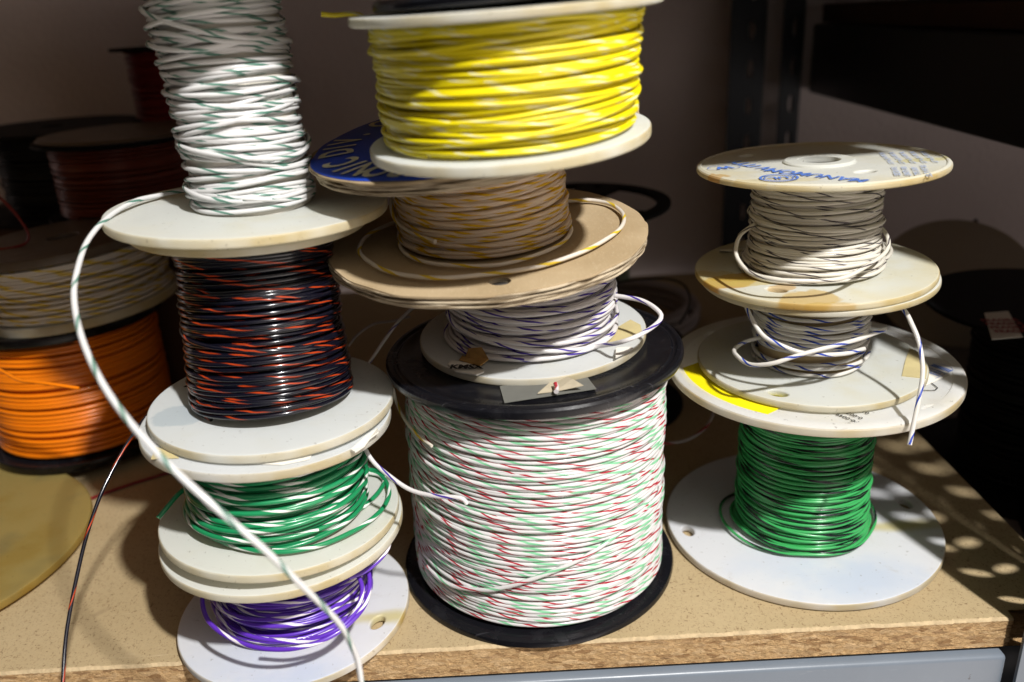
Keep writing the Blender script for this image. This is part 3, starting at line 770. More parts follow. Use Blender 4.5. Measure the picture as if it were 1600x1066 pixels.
top = s.flange((cB[0], cB[1], cB[2] - 0.0003), nrm((1.08, -0.37)), 0.0574, 0.0027, m, holes=[(0.1594,0.3686,0.2087),(0.1242,0.4311,0.2076)], bore=0.0095, hub=(0.0165, 0.0013), rim=0.003, label='upper flange with faded blue printing')
s.core(0.003, cB[2] - cA[2], 0.022, MAT['core'])
s.winding(0.0034, cB[2] - cA[2] - 0.0016, 0.0312, 0.0020, MAT['white_black'],
          [(1.7, 1.0, 0, 0, 1), (0.85, 1.0, 0.25, 0.1, 1), (0.1, 1.15, 0.6, 0.2, 0.8), (0.0, 4, 1.8, 0.4, 0.6)], 21, flare=([0, .12, .3, 1], [0.0035, 0.0018, 0, -0.0010]))
s.wire([(0.1277,0.4015,0.1825),(0.1175,0.3920,0.1803),(0.1093,0.3842,0.1771),(0.1060,0.3788,0.1718),(0.1058,0.3720,0.1682),(0.1083,0.3613,0.1657),(0.1142,0.3526,0.1654),(0.1231,0.3482,0.1651),(0.1382,0.3470,0.1645),(0.1497,0.3503,0.1646),(0.1637,0.3600,0.1671),(0.1745,0.3706,0.1692),(0.1789,0.3793,0.1721),(0.1799,0.3882,0.1754),(0.1774,0.3944,0.1775)], 0.0020, MAT['white_black'])
s.wire([(0.1330,0.4313,0.1587),(0.1234,0.4243,0.1584),(0.1165,0.4086,0.1581),(0.1163,0.3880,0.1579),(0.1230,0.3761,0.1580),(0.1343,0.3691,0.1583),(0.1483,0.3664,0.1587),(0.1638,0.3719,0.1591),(0.1788,0.3852,0.1597),(0.1896,0.3986,0.1601),(0.1942,0.4113,0.1603),(0.1924,0.4217,0.1603)], 0.0020, MAT['white_black'])
s.wire([(0.1314,0.4316,0.1577),(0.1209,0.4310,0.1574),(0.1123,0.4324,0.1571)], 0.0020, MAT['white_black'])
R5N = nrm((1.08, -0.37))
a0, a1 = [np.array(q) for q in [(0.1448,0.3558,0.2088),(0.1280,0.3788,0.2084)]]
decal(s, 'printed_name', text_geo('MANUMON', 0.0095, 0.00022), (a0 + a1) / 2, a1 - a0, (0, -1, 0), R5N, MAT['ink_blue'], 0.00012, top)
b0, b1 = [np.array(q) for q in [(0.1239,0.3873,0.2082),(0.1134,0.4141,0.2079)]]
decal(s, 'printed_name', text_geo('W ITTY', 0.0095, 0.00022), (b0 + b1) / 2, b1 - b0, (0, -1, 0), R5N, MAT['ink_blue'], 0.00012, top)
a0, a1 = [np.array(q) for q in [(0.1307,0.3826,0.2084),(0.1198,0.3857,0.2082)]]
L = s.loc([a0, a1]); V, F = bar2(L[0][0], L[0][1], L[1][0], L[1][1], 0.0008); V[:, 2] = (L[0][2] + L[1][2]) / 2 + 0.00012
mb = MB(); put(mb, V, F); mb.part('printed_slash', MAT['ink_blue'], top, smooth=False, sharp=None)
V, F = text_geo('UL', 0.007, 0.0002)
decal(s, 'printed_seal', joined([ring2(0.0085, 0.0011), ring2(0.0065, 0.0006), (V, F)]), [(0.1206,0.3674,0.2083)][0], (-1, 0.05, 0), (0, -1, 0), R5N, MAT['ink_blue'], 0.00012, top)
decal(s, 'printed_emblem', joined([ring2(0.008, 0.0004, ry=0.75), text_geo('W', 0.0075, 0.0005)]), [(0.1047,0.4011,0.2078)][0], (-1, -0.1, 0), (0, -1, 0), R5N, MAT['ink_blue'], 0.00012, top)
g = []
for k, word in enumerate(('SIZE 20 AWG', 'LENGTH 1000', 'TYPE E 600V', 'COLOR WHT BLK')):
    V, F = text_geo(word, 0.0034, 0.0001); V[:, 1] -= 0.0040 * k; g.append((V, F))
decal(s, 'printed_lines', joined(g), [(0.1702,0.3622,0.2093)][0], (0.35, 1, 0), (-1, 0.35, 0), R5N, MAT['ink_faint'], 0.00012, top)
g = []
for k in range(5):
    V, F = text_geo('LOT No 20 41 SPEC MIL', 0.0030, 0.0001); V[:, 1] -= 0.0046 * k; g.append((V, F))
decal(s, 'printed_lines', joined(g), [(0.1800,0.3944,0.2092)][0], (0.25, 1, 0), (-1, 0.25, 0), R5N, MAT['ink_faint'], 0.00012, top)

# ---------- middle stack, bottom: big black spool, white wire with red and green tracers
cA, cB = (0.0058, 0.3880, 0.0030), (0.0086, 0.3876, 0.1254)
s = Spool((cA[0], cA[1], 0.0005), upright(cA, cB), 'wire_spool', 'large black flanged spool of white wire with red and green tracers')
RB = 0.0744
prof = [(0.012, 0.0), (0.060, 0.0), (RB - 0.009, 0.0002), (RB - 0.0075, 0.0012), (RB - 0.006, 0.0014), (RB - 0.0052, 0.0008), (RB - 0.0042, 0.0008), (RB - 0.003, 0.0019), (RB - 0.0012, 0.0018), (RB - 0.0002, 0.0008), (RB, -0.0008), (RB - 0.0006, -0.0026), (RB - 0.002, -0.0034), (RB - 0.005, -0.0036), (0.012, -0.0036), (0.012, 0.0)]
s.lathe_flange((cA[0], cA[1], 0.0008), nrm((-0.23, 0.01)), [(r, -z * 0.8) for r, z in prof[::-1]], MAT['black'])
s.lathe_flange((cB[0], cB[1], cB[2] - 0.0005), nrm((0.51, -0.10)), prof, MAT['black'])
s.core(0.003, cB[2] - 0.004, 0.03, MAT['core'])
s.winding(0.0042, cB[2] - 0.0045, 0.0668, 0.00215, MAT['white_red_green'],
          [(1.7, 1.0, 0, 0, 1), (0.85, 1.02, 0.3, 0.1, 0.9), (0.15, 1.12, 0.7, 0.2, 0.8), (0.0, 2.4, 1.6, 0.3, 0.5)], 5, seg=110, flare=([0, .06, .5, .9, 1], [0.0004, 0.0006, 0, -0.0006, -0.0012]))
s.wire([(-0.0519,0.3532,0.0214),(-0.0440,0.3425,0.0212),(-0.0365,0.3354,0.0223),(-0.0257,0.3283,0.0258),(-0.0155,0.3239,0.0293),(0.0024,0.3203,0.0368),(0.0234,0.3223,0.0434),(0.0432,0.3307,0.0501),(0.0646,0.3523,0.0544),(0.0684,0.3591,0.0577)], 0.00215, MAT['white_red_green'])
s.wire([(-0.0626,0.3765,0.1123),(-0.0617,0.3770,0.1035),(-0.0567,0.3637,0.1010),(-0.0499,0.3502,0.0997),(-0.0417,0.3397,0.0984)], 0.0016, MAT['white_yellow'])
nM = nrm((0.51, -0.10))
s.sheet([(-0.0086,0.3421,0.1257),(0.0311,0.3487,0.1260),(0.0343,0.3329,0.1261),(-0.0066,0.3246,0.1258)], MAT['tape'], 'tape', 0.0002)
L = [(0.0081,0.3300,0.1263),(0.0164,0.3458,0.1263),(0.0200,0.3467,0.1263),(0.0242,0.3376,0.1264),(0.0285,0.3309,0.1265),(0.0161,0.3321,0.1263)]
tear = s.sheet(L, MAT['torn_pale'], 'torn_paper', 0.0002, lift=[0.0, 0.0025, 0.003, 0.0012, 0.0, 0.0005])
s.wire([(0.0162,0.3274,0.1285),(0.0167,0.3313,0.1285),(0.0164,0.3354,0.1285)], 0.0022, MAT['white_redw'], name='wire_end')
s.wire([(-0.0819,0.3577,0.1025),(-0.0773,0.3502,0.1000),(-0.0747,0.3451,0.0979),(-0.0699,0.3387,0.0926),(-0.0621,0.3326,0.0882),(-0.0521,0.3259,0.0846),(-0.0400,0.3194,0.0845),(-0.0306,0.3164,0.0849),(-0.0272,0.3152,0.0844),(-0.0260,0.3153,0.0820)], 0.0021, MAT['white_purple'])

# ---------- middle stack, second: white wire with purple tracer on a white flange
cA = (0.0087, 0.3986, 0.1294); n2 = nrm((0.7, 1.6)); ax = Vector(n2).normalized()
cB = Vector(cA) + ax * 0.047
s = Spool((cA[0], cA[1], cA[2] - 0.002), n2, 'wire_spool', 'spool of white wire with a purple tracer resting on the large black flanged spool')
m = plastic_mat('torn_label_flange_plastic', (0.747, 0.772, 0.770), yellow=0.2)
s.flange((cA[0], cA[1], cA[2]), nrm((0.68, 2.21)), 0.0579, 0.0038, m, bore=0.01)
s.flange(cB, n2, 0.050, 0.003, MAT['nylon'], bore=0.01)
s.core(0.003, 0.047, 0.03, MAT['core'])
s.winding(0.0042, 0.0472, 0.0428, 0.00225, MAT['white_purple'], [(2, 1, 0, 0, 1), (1.0, 1.2, 0.5, 0.2, 0.8), (0.1, 1.7, 1.0, 0.4, 0.5), (-0.1, 3.5, 1.6, 0.5, 0.4)], 13)
s.wire([(0.0393,0.3943,0.1521),(0.0448,0.3868,0.1523),(0.0499,0.3825,0.1521),(0.0612,0.3749,0.1518),(0.0673,0.3666,0.1498),(0.0682,0.3613,0.1472),(0.0606,0.3547,0.1444),(0.0490,0.3499,0.1420)] + [(0.0374,0.3649,0.1334),(0.0246,0.3572,0.1357),(0.0126,0.3543,0.1373),(-0.0021,0.3554,0.1394),(-0.0169,0.3620,0.1418),(-0.0277,0.3726,0.1445),(-0.0325,0.3814,0.1475)], 0.0022, MAT['white_purple'])
s.wire([(-0.0373,0.4081,0.1472),(-0.0499,0.4138,0.1428),(-0.0616,0.4183,0.1328),(-0.0708,0.4193,0.1219),(-0.0780,0.4208,0.1123),(-0.0835,0.4233,0.1050)], 0.0018, MAT['white_purple'])
s.wire([(-0.0570,0.4236,0.1325),(-0.0675,0.4276,0.1290),(-0.0779,0.4319,0.1265),(-0.0880,0.4346,0.1200),(-0.0948,0.4369,0.1124)], 0.0014, MAT['grey_wire'])
o = s.sheet([(-0.0329,0.3609,0.1295),(-0.0313,0.3656,0.1297),(-0.0191,0.3567,0.1295),(-0.0154,0.3481,0.1292),(-0.0189,0.3460,0.1290),(-0.0289,0.3528,0.1292)], MAT['paper'], 'torn_label', 0.0006, lift=[0, 0.001, 0.0012, 0.0005, 0, 0])
V, F = text_geo('KMSX', 0.006, 0.0003)
decal(s, 'scribble', (V, F), [(-0.0237,0.3533,0.1303)][0], (1, -0.15, 0), (0, 1, 0), n2, MAT['ink_black'], 0.0012, o)
s.sheet([(-0.0275,0.3632,0.1298),(-0.0265,0.3702,0.1301),(-0.0248,0.3671,0.1300),(-0.0229,0.3741,0.1303),(-0.0227,0.3667,0.1300),(-0.0161,0.3593,0.1298),(-0.0131,0.3533,0.1296),(-0.0169,0.3492,0.1294),(-0.0212,0.3580,0.1297)], MAT['torn'], 'torn_brown_paper', 0.0003, lift=[0.001, 0.004, 0.005, 0.0085, 0.005, 0.003, 0.0005, 0.0, 0.001])
s.sheet([(0.0474,0.3648,0.1306),(0.0544,0.3666,0.1307),(0.0552,0.3621,0.1305),(0.0511,0.3585,0.1304),(0.0455,0.3523,0.1301),(0.0458,0.3593,0.1303)], MAT['paper'], 'torn_label', 0.0006, lift=[0.0006, 0.002, 0.001, 0.0015, 0.0002, 0.001])
s.sheet([(0.0498,0.3900,0.1316),(0.0595,0.4009,0.1321),(0.0636,0.3934,0.1318),(0.0627,0.3837,0.1315),(0.0458,0.3710,0.1308),(0.0434,0.3775,0.1310)], MAT['tan_tape'], 'tape', 0.0002)

# ---------- middle stack, third: cardboard flanges, white wire with yellow tracer
cA, cB = (-0.0118, 0.3878, 0.1816), (-0.0145, 0.3834, 0.2326)
s = Spool((cA[0], cA[1], cA[2] - 0.003), upright(cA, cB), 'wire_spool', 'cardboard flanged spool with a yellow tracer wire and a blue ring label')
def card_flange(c, n, R, th, seed, holes=(), lump=0.0009):
    F = s.F(c, n); rg = np.random.default_rng(seed); Fi = (s.M @ F).inverted()
    N = 240; a = np.arange(N) / N * 2 * np.pi
    big = lump * smooth_noise(N * 3, 12, rg)[N:2 * N]; w = 0.5 - 0.5 * np.cos(a); big = big * w
    face = MB(); edge = MB()
    def out(extra, k): return [((R + b + e) * math.cos(t), (R + b + e) * math.sin(t)) for b, e, t in zip(big * k, extra, a)]
    plugs = []; H = [circle(0, 0, 0.012, n=32)]
    for hp in holes:
        q = Fi @ Vector(hp); H.append(circle(q.x, q.y, 0.0046, 0.0042, 24)); plugs.append(q)
    plate(face, out(0.0004 * smooth_noise(N, 2, rg), 1), H, th * 0.14, 0.0001, F @ Matrix.Translation((0, 0, th * 0.43)), 0)
    nl = 6
    for k in range(nl):
        z = th * (0.36 - 0.14 * k) - 0.0001
        plate(edge, out(-0.0006 * (k % 2) + 0.00045 * smooth_noise(N, 3, rg) - 0.0002 * k, 1), H, th * 0.135, 0.0002, F @ Matrix.Translation((0, 0, z)), 0)
    f = face.part('flange', MAT['card'], s.root, sharp=30)
    edge.part('layered_edge', MAT['card_edge'], f, sharp=30)
    for q in plugs:
        pl = MB(); lathe(pl, [(0.0001, th * 0.2), (0.0047, th * 0.2), (0.0047, -th * 0.1)], 24); pl.part('hole_lining', MAT['dull_grey'], f, M=F @ Matrix.Translation((q.x, q.y, 0)))
    return f
card_flange((cA[0], cA[1], cA[2] + 0.0010), nrm((0.85, 4.68)), 0.0764, 0.0070, 31, holes=[(-0.0053,0.3249,0.1810)])
tp = card_flange((cB[0], cB[1], cB[2] - 0.0005), nrm((6.19, 5.50)), 0.0750, 0.0064, 37)
hM3 = (Vector(cB) - Vector(cA)).length
s.core(0.004, hM3, 0.03, MAT['card_core'])
s.winding(0.0046, hM3 - 0.0038, 0.0402, 0.00185, MAT['warm_bounce_yellow'], [(1.7, 1, 0, 0, 1), (0.85, 1.0, 0.2, 0.1, 1), (0.15, 1.08, 0.6, 0.2, 0.8), (0.0, 3.5, 1.8, 0.4, 0.6)], 17, flare=([0, .2, 1], [0.0015, 0.0005, -0.0012]), ends=(((cA[0], cA[1], cA[2] + 0.0010), nrm((0.85, 4.68))), ((cB[0], cB[1], cB[2] - 0.0005), nrm((6.19, 5.50)))))
s.wire([(0.0245,0.4170,0.1921),(0.0345,0.4190,0.1924),(0.0441,0.4178,0.1924),(0.0520,0.4082,0.1917),(0.0546,0.3901,0.1903),(0.0488,0.3698,0.1885),(0.0346,0.3490,0.1866),(0.0172,0.3347,0.1852),(0.0036,0.3293,0.1846),(-0.0117,0.3265,0.1841),(-0.0270,0.3259,0.1838),(-0.0397,0.3304,0.1840),(-0.0534,0.3402,0.1846),(-0.0646,0.3562,0.1858),(-0.0685,0.3693,0.1868),(-0.0674,0.3876,0.1883),(-0.0591,0.4010,0.1895),(-0.0496,0.4069,0.1901)], 0.0020, MAT['white_yellow'])
s.wire([(0.0198,0.3941,0.1898),(0.0268,0.3848,0.1891),(0.0281,0.3716,0.1881),(0.0217,0.3558,0.1867),(0.0068,0.3428,0.1854),(-0.0094,0.3370,0.1847),(-0.0311,0.3427,0.1848),(-0.0434,0.3544,0.1856),(-0.0509,0.3725,0.1870),(-0.0476,0.3852,0.1881)], 0.0018, MAT['white_yellow'])
s.wire([(-0.0467,0.3939,0.2061),(-0.0525,0.3868,0.2073),(-0.0543,0.3811,0.2038),(-0.0521,0.3725,0.1985),(-0.0445,0.3604,0.1951),(-0.0323,0.3469,0.1934)], 0.0018, MAT['white_yellow'])
# blue ring label with white lettering, part of it hidden by the spool above
Fm = s.F((cB[0], cB[1], cB[2] - 0.0005), nrm((6.19, 5.50))); mb = MB()
ringp = MB(); N = 160; a = np.arange(N) / N * 2 * np.pi
rg = np.random.default_rng(4); Ro = 0.0750 - 0.0022 + 0.0005 * smooth_noise(N, 3, rg)
V = np.concatenate([np.stack([Ro * np.cos(a), Ro * np.sin(a), np.full(N, 0.0035)], 1), np.stack([0.022 * np.cos(a), 0.022 * np.sin(a), np.full(N, 0.0035)], 1)])
ringp.add(V, [[i, (i + 1) % N, N + (i + 1) % N, N + i] for i in range(N)])
lab = ringp.part('ring_label', MAT['blue_label'], s.root, smooth=False, sharp=None, M=Fm)
g = []
word = 'ELECTRONIC DIV. OHIO'
for k, ch in enumerate(word):
    if ch == ' ': continue
    V, F = text_geo(ch, 0.0215, 0.0006)
    V[:, 0] *= 0.72
    t = math.radians(224.5 - (k - 7) * 9.6); r = 0.0605
    ex = np.array([math.sin(t), -math.cos(t), 0]); ey = np.array([math.cos(t), math.sin(t), 0])
    W = V[:, :1] * ex + V[:, 1:2] * ey + ey * r; W[:, 2] = 0.0039
    g.append((W, F))
V, F = joined(g); mb = MB(); put(mb, V, F); mb.part('lettering', MAT['ink_white'], lab, smooth=False, sharp=None, M=Fm)

# ---------- middle stack, fourth: yellow wire
cA, cB = (0.0021, 0.3402, 0.2367), (0.0029, 0.3349, 0.2832)
s = Spool((cA[0], cA[1], cA[2] - 0.0022), upright(cA, cB), 'wire_spool', 'wide spool of bright yellow wire above the blue ring label')
s.flange((cA[0], cA[1], cA[2] - 0.0002), nrm((2.08, 3.32)), 0.0553 + 0.0008, 0.0042, MAT['nylon_bright'], bore=0.01)
s.flange((cB[0], cB[1], cB[2] + 0.0012), nrm((1.44, 1.55)), 0.0585, 0.0034, MAT['nylon_bright'], bore=0.01)
h4 = (Vector(cB) - Vector(cA)).length
s.core(0.003, h4, 0.03, MAT['core'])
e4 = ((cA[0], cA[1], cA[2] - 0.0002), nrm((2.08, 3.32))), ((cB[0], cB[1], cB[2] + 0.0012), nrm((1.44, 1.55)))
s.winding(0.0020, h4 - 0.0004, 0.0502, 0.00175, MAT['yellow_white'], [(1.7, 1, 0, 0, 1), (0.85, 1.0, 0.3, 0.15, 0.8), (0.15, 1.12, 1.0, 0.25, 0.55), (0.0, 2.2, 2.4, 0.4, 0.42), (-0.2, 4.5, 3.0, 0.5, 0.4)], 19, flare=([0, .15, .6, 1], [-0.0012, 0, 0.0006, 0.0012]), ends=e4)
s.wire([(-0.0461,0.3597,0.2822),(-0.0519,0.3579,0.2833),(-0.0551,0.3565,0.2852),(-0.0592,0.3557,0.2859),(-0.0649,0.3545,0.2857),(-0.0697,0.3537,0.2864)], 0.0020, MAT['yellow_white'])

# ---------- middle stack, top: black reel, cut by the top of the picture
c5 = (0.0075, 0.3285, 0.2898); n5 = nrm((2.4, 1.0))
s = Spool((c5[0], c5[1], c5[2] - 0.002), n5, 'wire_spool', 'black flanged reel on top of the yellow spool, cut off by the picture top')
RB = 0.0530
s.lathe_flange(c5, n5, [(0.012, 0.002), (RB - 0.003, 0.002), (RB - 0.001, 0.0016), (RB, 0.0004), (RB, -0.0014), (RB - 0.001, -0.0022), (0.012, -0.0022), (0.012, 0.002)], MAT['black'])
s.lathe_flange(Vector(c5) + Vector(n5).normalized() * 0.032, n5, [(0.012, 0.0015), (RB - 0.001, 0.0015), (RB, 0.0008), (RB, -0.0008), (RB - 0.001, -0.0015), (0.012, -0.0015), (0.012, 0.0015)], MAT['black'])
s.core(0.003, 0.033, 0.03, MAT['dull_black'])
s.winding(0.0045, 0.032, 0.043, 0.0022, MAT['red'], [(0, 1, 0, 0, 1)], 2, seg=64)

# ---------- left stack, bottom: purple
cA, cB = (-0.1213, 0.3498, 0.0030), (-0.1199, 0.3509, 0.0547)
s = Spool((cA[0], cA[1], 0.0005), upright(cA, cB), 'wire_spool', 'spool of purple wire with a white tracer at the foot of the left stack')
s.flange((cA[0], cA[1], 0.0028), nrm((0.14, -0.06)), 0.0579 + 0.0004, 0.0040, m1, holes=[(-0.0767,0.3327,0.0049)], bore=0.0, label='milky lower flange with a drive hole')
s.flange((cB[0], cB[1], cB[2] - 0.0008), nrm((-1.09, 0.02)), 0.0584, 0.0042, MAT['nylon'], bore=0.01)
h = (Vector(cB) - Vector(cA)).length
s.core(0.003, h, 0.026, MAT['core'])
s.winding(0.0052, h - 0.0012, 0.0375, 0.0022, MAT['purple_white'], [(2, 1, 0, 0, 1), (1.0, 1.3, 0.7, 0.3, 0.6), (0.0, 1.9, 1.2, 0.6, 0.5), (-0.3, 4.0, 2.0, 0.8, 0.4)], 23)
s.wire([(-0.1504,0.3352,0.0339),(-0.1547,0.3270,0.0350),(-0.1545,0.3199,0.0332),(-0.1493,0.3110,0.0299),(-0.1394,0.3027,0.0279),(-0.1266,0.2959,0.0269),(-0.1149,0.2927,0.0268),(-0.1038,0.2928,0.0268),(-0.0915,0.2965,0.0280),(-0.0816,0.3039,0.0300),(-0.0760,0.3135,0.0324),(-0.0754,0.3242,0.0375),(-0.0787,0.3334,0.0418)], 0.0022, MAT['purple_white'])
s.wire([(-0.1182,0.2974,0.0279),(-0.1036,0.2961,0.0270),(-0.0881,0.2994,0.0296),(-0.0802,0.3081,0.0325),(-0.0783,0.3184,0.0367),(-0.0823,0.3274,0.0403)], 0.0022, MAT['purple_white'])
s.wire([(-0.0695,0.3431,0.0525),(-0.0667,0.3375,0.0492),(-0.0678,0.3322,0.0468),(-0.0729,0.3267,0.0439),(-0.0781,0.3220,0.0430),(-0.0837,0.3179,0.0436)], 0.0022, MAT['purple_white'])

# ---------- left stack, second: green with white tracer
cA, cB = (-0.1195, 0.3506, 0.0617), (-0.1184, 0.3522, 0.1117)
s = Spool((cA[0], cA[1], cA[2] - 0.0022), upright(cA, cB), 'wire_spool', 'spool of green wire with a white tracer between the purple and the black spools')
s.flange((cA[0], cA[1], cA[2]), nrm((-3.10, -1.77)), 0.0569, 0.0042, MAT['nylon'], bore=0.01)
m = plastic_mat('worn_flange_plastic', (0.728, 0.762, 0.790), yellow=0.2)
s.flange((cB[0], cB[1], cB[2] - 0.0004), nrm((-3.40, -1.15)), 0.0570, 0.0044, m, bore=0.01)
h = (Vector(cB) - Vector(cA)).length
s.core(0.003, h, 0.028, MAT['core'])
s.winding(0.0050, h - 0.0002, 0.0418, 0.0023, MAT['green_white'], [(2, 1, 0, 0, 1), (1.0, 1.2, 0.6, 0.2, 0.7), (0.1, 1.6, 1.0, 0.5, 0.6), (-0.2, 4.0, 2.0, 0.6, 0.5)], 29, flare=([0, .2, 1], [0.0012, 0, 0]))
s.wire([(-0.1519,0.3498,0.0839),(-0.1584,0.3456,0.0816),(-0.1634,0.3407,0.0800),(-0.1678,0.3348,0.0763),(-0.1709,0.3305,0.0734)], 0.0023, MAT['green_white'])
s.wire([(-0.0911,0.3777,0.0633),(-0.0839,0.3824,0.0628),(-0.0758,0.3802,0.0624),(-0.0726,0.3708,0.0625),(-0.0743,0.3593,0.0630),(-0.0795,0.3478,0.0636),(-0.0859,0.3381,0.0643),(-0.0961,0.3283,0.0651)], 0.0023, MAT['green_white'])
s.wire([(-0.0831,0.3800,0.0630),(-0.0738,0.3751,0.0627),(-0.0681,0.3588,0.0629),(-0.0695,0.3426,0.0634),(-0.0764,0.3277,0.0643),(-0.0867,0.3163,0.0652),(-0.0975,0.3100,0.0660),(-0.1098,0.3073,0.0667),(-0.1234,0.3094,0.0674),(-0.1367,0.3161,0.0679),(-0.1494,0.3283,0.0682)], 0.0023, MAT['green_white'])
s.sheet([(-0.1351,0.3062,0.1158),(-0.1334,0.3073,0.1157),(-0.1114,0.3050,0.1145),(-0.0942,0.3115,0.1133),(-0.0892,0.3161,0.1129),(-0.0895,0.3070,0.1131),(-0.1001,0.3022,0.1138)], MAT['paper'], 'paper_label', 0.0003)
s.sheet([(-0.1583,0.3189,0.1170),(-0.1514,0.3142,0.1167),(-0.1445,0.3085,0.1164),(-0.1558,0.3075,0.1171)], MAT['tan_tape'], 'tape', 0.0002)
decal(s, 'pen_mark', text_geo('J', 0.004, 0.0002), [(-0.1067,0.3075,0.1145)][0], (1, 0.4, 0), (0, 1, 0), nrm((-3.40, -1.15)), MAT['ink_black'], 0.0005)
s.sheet([(-0.0738,0.3156,0.1116),(-0.0688,0.3263,0.1111),(-0.0649,0.3350,0.1107),(-0.0635,0.3287,0.1107),(-0.0668,0.3238,0.1110),(-0.0683,0.3191,0.1112),(-0.0715,0.3133,0.1115)], MAT['paper'], 'torn_label', 0.0006, lift=[0, 0, 0.001, 0.002, 0.0005, 0.0012, 0])

# ---------- left stack, third: black with orange tracer
cA = (-0.1163, 0.3575, 0.1177); cT = Vector(((-0.1158, 0.3702, 0.2075)[0] - 0.001, (-0.1158, 0.3702, 0.2075)[1], (-0.1158, 0.3702, 0.2075)[2] - 0.0062)); axv = cT - Vector(cA)
s = Spool((cA[0], cA[1], cA[2] - 0.0022), axv, 'wire_spool', 'tall spool of shiny black wire with an orange tracer in the left stack')
q = s.loc([(-0.1543,0.3389,0.1214)])[0]
m = plastic_mat('blue_tinged_flange_plastic', (0.756, 0.791, 0.800), yellow=0.15, stains=[(q[0], q[1], 0.012, 0.010, (0.45, 0.54, 0.60), 0.55)])
s.flange((cA[0], cA[1], cA[2]), nrm((-2.63, 0.04)), 0.0562, 0.0042, m, bore=0.01)
s.flange(cT, nrm((-2.23, 0.32)), 0.052, 0.0036, MAT['nylon'], bore=0.01)
h = axv.length
s.core(0.003, h, 0.026, MAT['dull_black'])
s.winding(0.0046, h, 0.0355, 0.0020, MAT['black_orange'], [(2, 1, 0, 0, 1), (1.0, 1.02, 0.2, 0.1, 1), (0.0, 1.15, 0.5, 0.25, 0.9), (-0.1, 7, 2, 0.4, 0.6)], 41, flare=([0, .1, .4, 1], [0.0018, 0.0014, 0.0003, -0.0010]))
s.wire([(-0.1591,0.3708,0.1230),(-0.1688,0.3689,0.1182),(-0.1755,0.3660,0.1138),(-0.1799,0.3623,0.1101),(-0.1827,0.3566,0.1066),(-0.1857,0.3495,0.1024),(-0.1896,0.3391,0.0952),(-0.1931,0.3295,0.0876),(-0.1967,0.3185,0.0763),(-0.1992,0.3085,0.0648),(-0.2008,0.2987,0.0536),(-0.2009,0.2877,0.0422),(-0.1992,0.2732,0.0277)], 0.0017, MAT['black_orange'])
s.wire([(-0.1508,0.3673,0.1275),(-0.1541,0.3587,0.1276),(-0.1525,0.3501,0.1249),(-0.1475,0.3415,0.1223),(-0.1377,0.3327,0.1216)], 0.0019, MAT['black_orange'])

# ---------- left stack, top: white with green tracer, loosely wound
cA = (-0.1158, 0.3702, 0.2075); n4 = nrm((-1.5, 0.2)); 
s = Spool((cA[0] + 0.0028, cA[1], cA[2] - 0.002), (-0.035, -0.01, 1), 'wire_spool', 'topmost spool of the left stack, loosely wound white wire with a green tracer')
m = plastic_mat('cream_flange_plastic', (0.756, 0.782, 0.760), yellow=0.25, aged=(0.0611, 0.14))
s.flange((cA[0], cA[1], cA[2]), nrm((-2.23, 0.32)), 0.0611, 0.0042, m, bore=0.01)
s.flange(Vector(cA) + Vector((-0.0035, -0.001, 0.0965)), nrm((-2.23, 0.32)), 0.0611, 0.0036, m, bore=0.01)
s.core(0.003, 0.097, 0.0247, MAT['core'])
s.winding(0.0044, 0.0965, 0.0268, 0.0021, MAT['white_green'], [(0.9, 1.3, 1.0, 0.2, 0.7), (0.3, 1.6, 1.7, 0.35, 0.5), (0.1, 1.9, 2.2, 0.5, 0.42), (0.0, 3.0, 3.0, 0.7, 0.36)], 57)
W4 = [(-0.1489,0.3930,0.2133),(-0.1545,0.3878,0.2138),(-0.1595,0.3814,0.2142),(-0.1646,0.3658,0.2155),(-0.1675,0.3423,0.2134),(-0.1659,0.3187,0.2082),(-0.1599,0.2957,0.2019),(-0.1526,0.2780,0.1952),(-0.1428,0.2598,0.1873),(-0.1326,0.2453,0.1804),(-0.1222,0.2341,0.1739),(-0.1098,0.2237,0.1664),(-0.0994,0.2174,0.1588),(-0.0903,0.2139,0.1499),(-0.0822,0.2130,0.1393),(-0.0754,0.2158,0.1247),(-0.0690,0.2217,0.1070),(-0.0654,0.2271,0.0937),(-0.0636,0.2310,0.0818),(-0.0626,0.2332,0.0712),(-0.0624,0.2325,0.0585)]
s.wire(W4, 0.00215, MAT['white_green'])

# ------------------------------------------------------------------ things in the dim background
GB = 'spools in the shadow at the back'
def simple_spool(x, y, z, h, Rf, Rw, d, wmat, fmat, label, n=(0, 0, 1), layers=None, Rt=None, fth=0.003, tmat=None, seed=1, seg=72):
    s = Spool((x, y, z), n, 'wire_spool', label, GB)
    ax = Vector(n).normalized(); b = Vector((x, y, z))
    s.flange(b + ax * fth * 0.5, n, Rf, fth, fmat, bore=0.01)
    s.flange(b + ax * (h - fth * 0.5), n, Rt or Rf, fth, tmat or fmat, bore=0.01)
    s.core(fth, h - fth, min(Rw, Rf) * 0.6, MAT['core'])
    s.winding(fth + 0.0003, h - fth - 0.0003, Rw, d, wmat, layers or [(1, 1, 0, 0, 1), (0, 1.15, 0.5, 0.25, 0.8)], seed, seg=seg, sides=6)
    return s
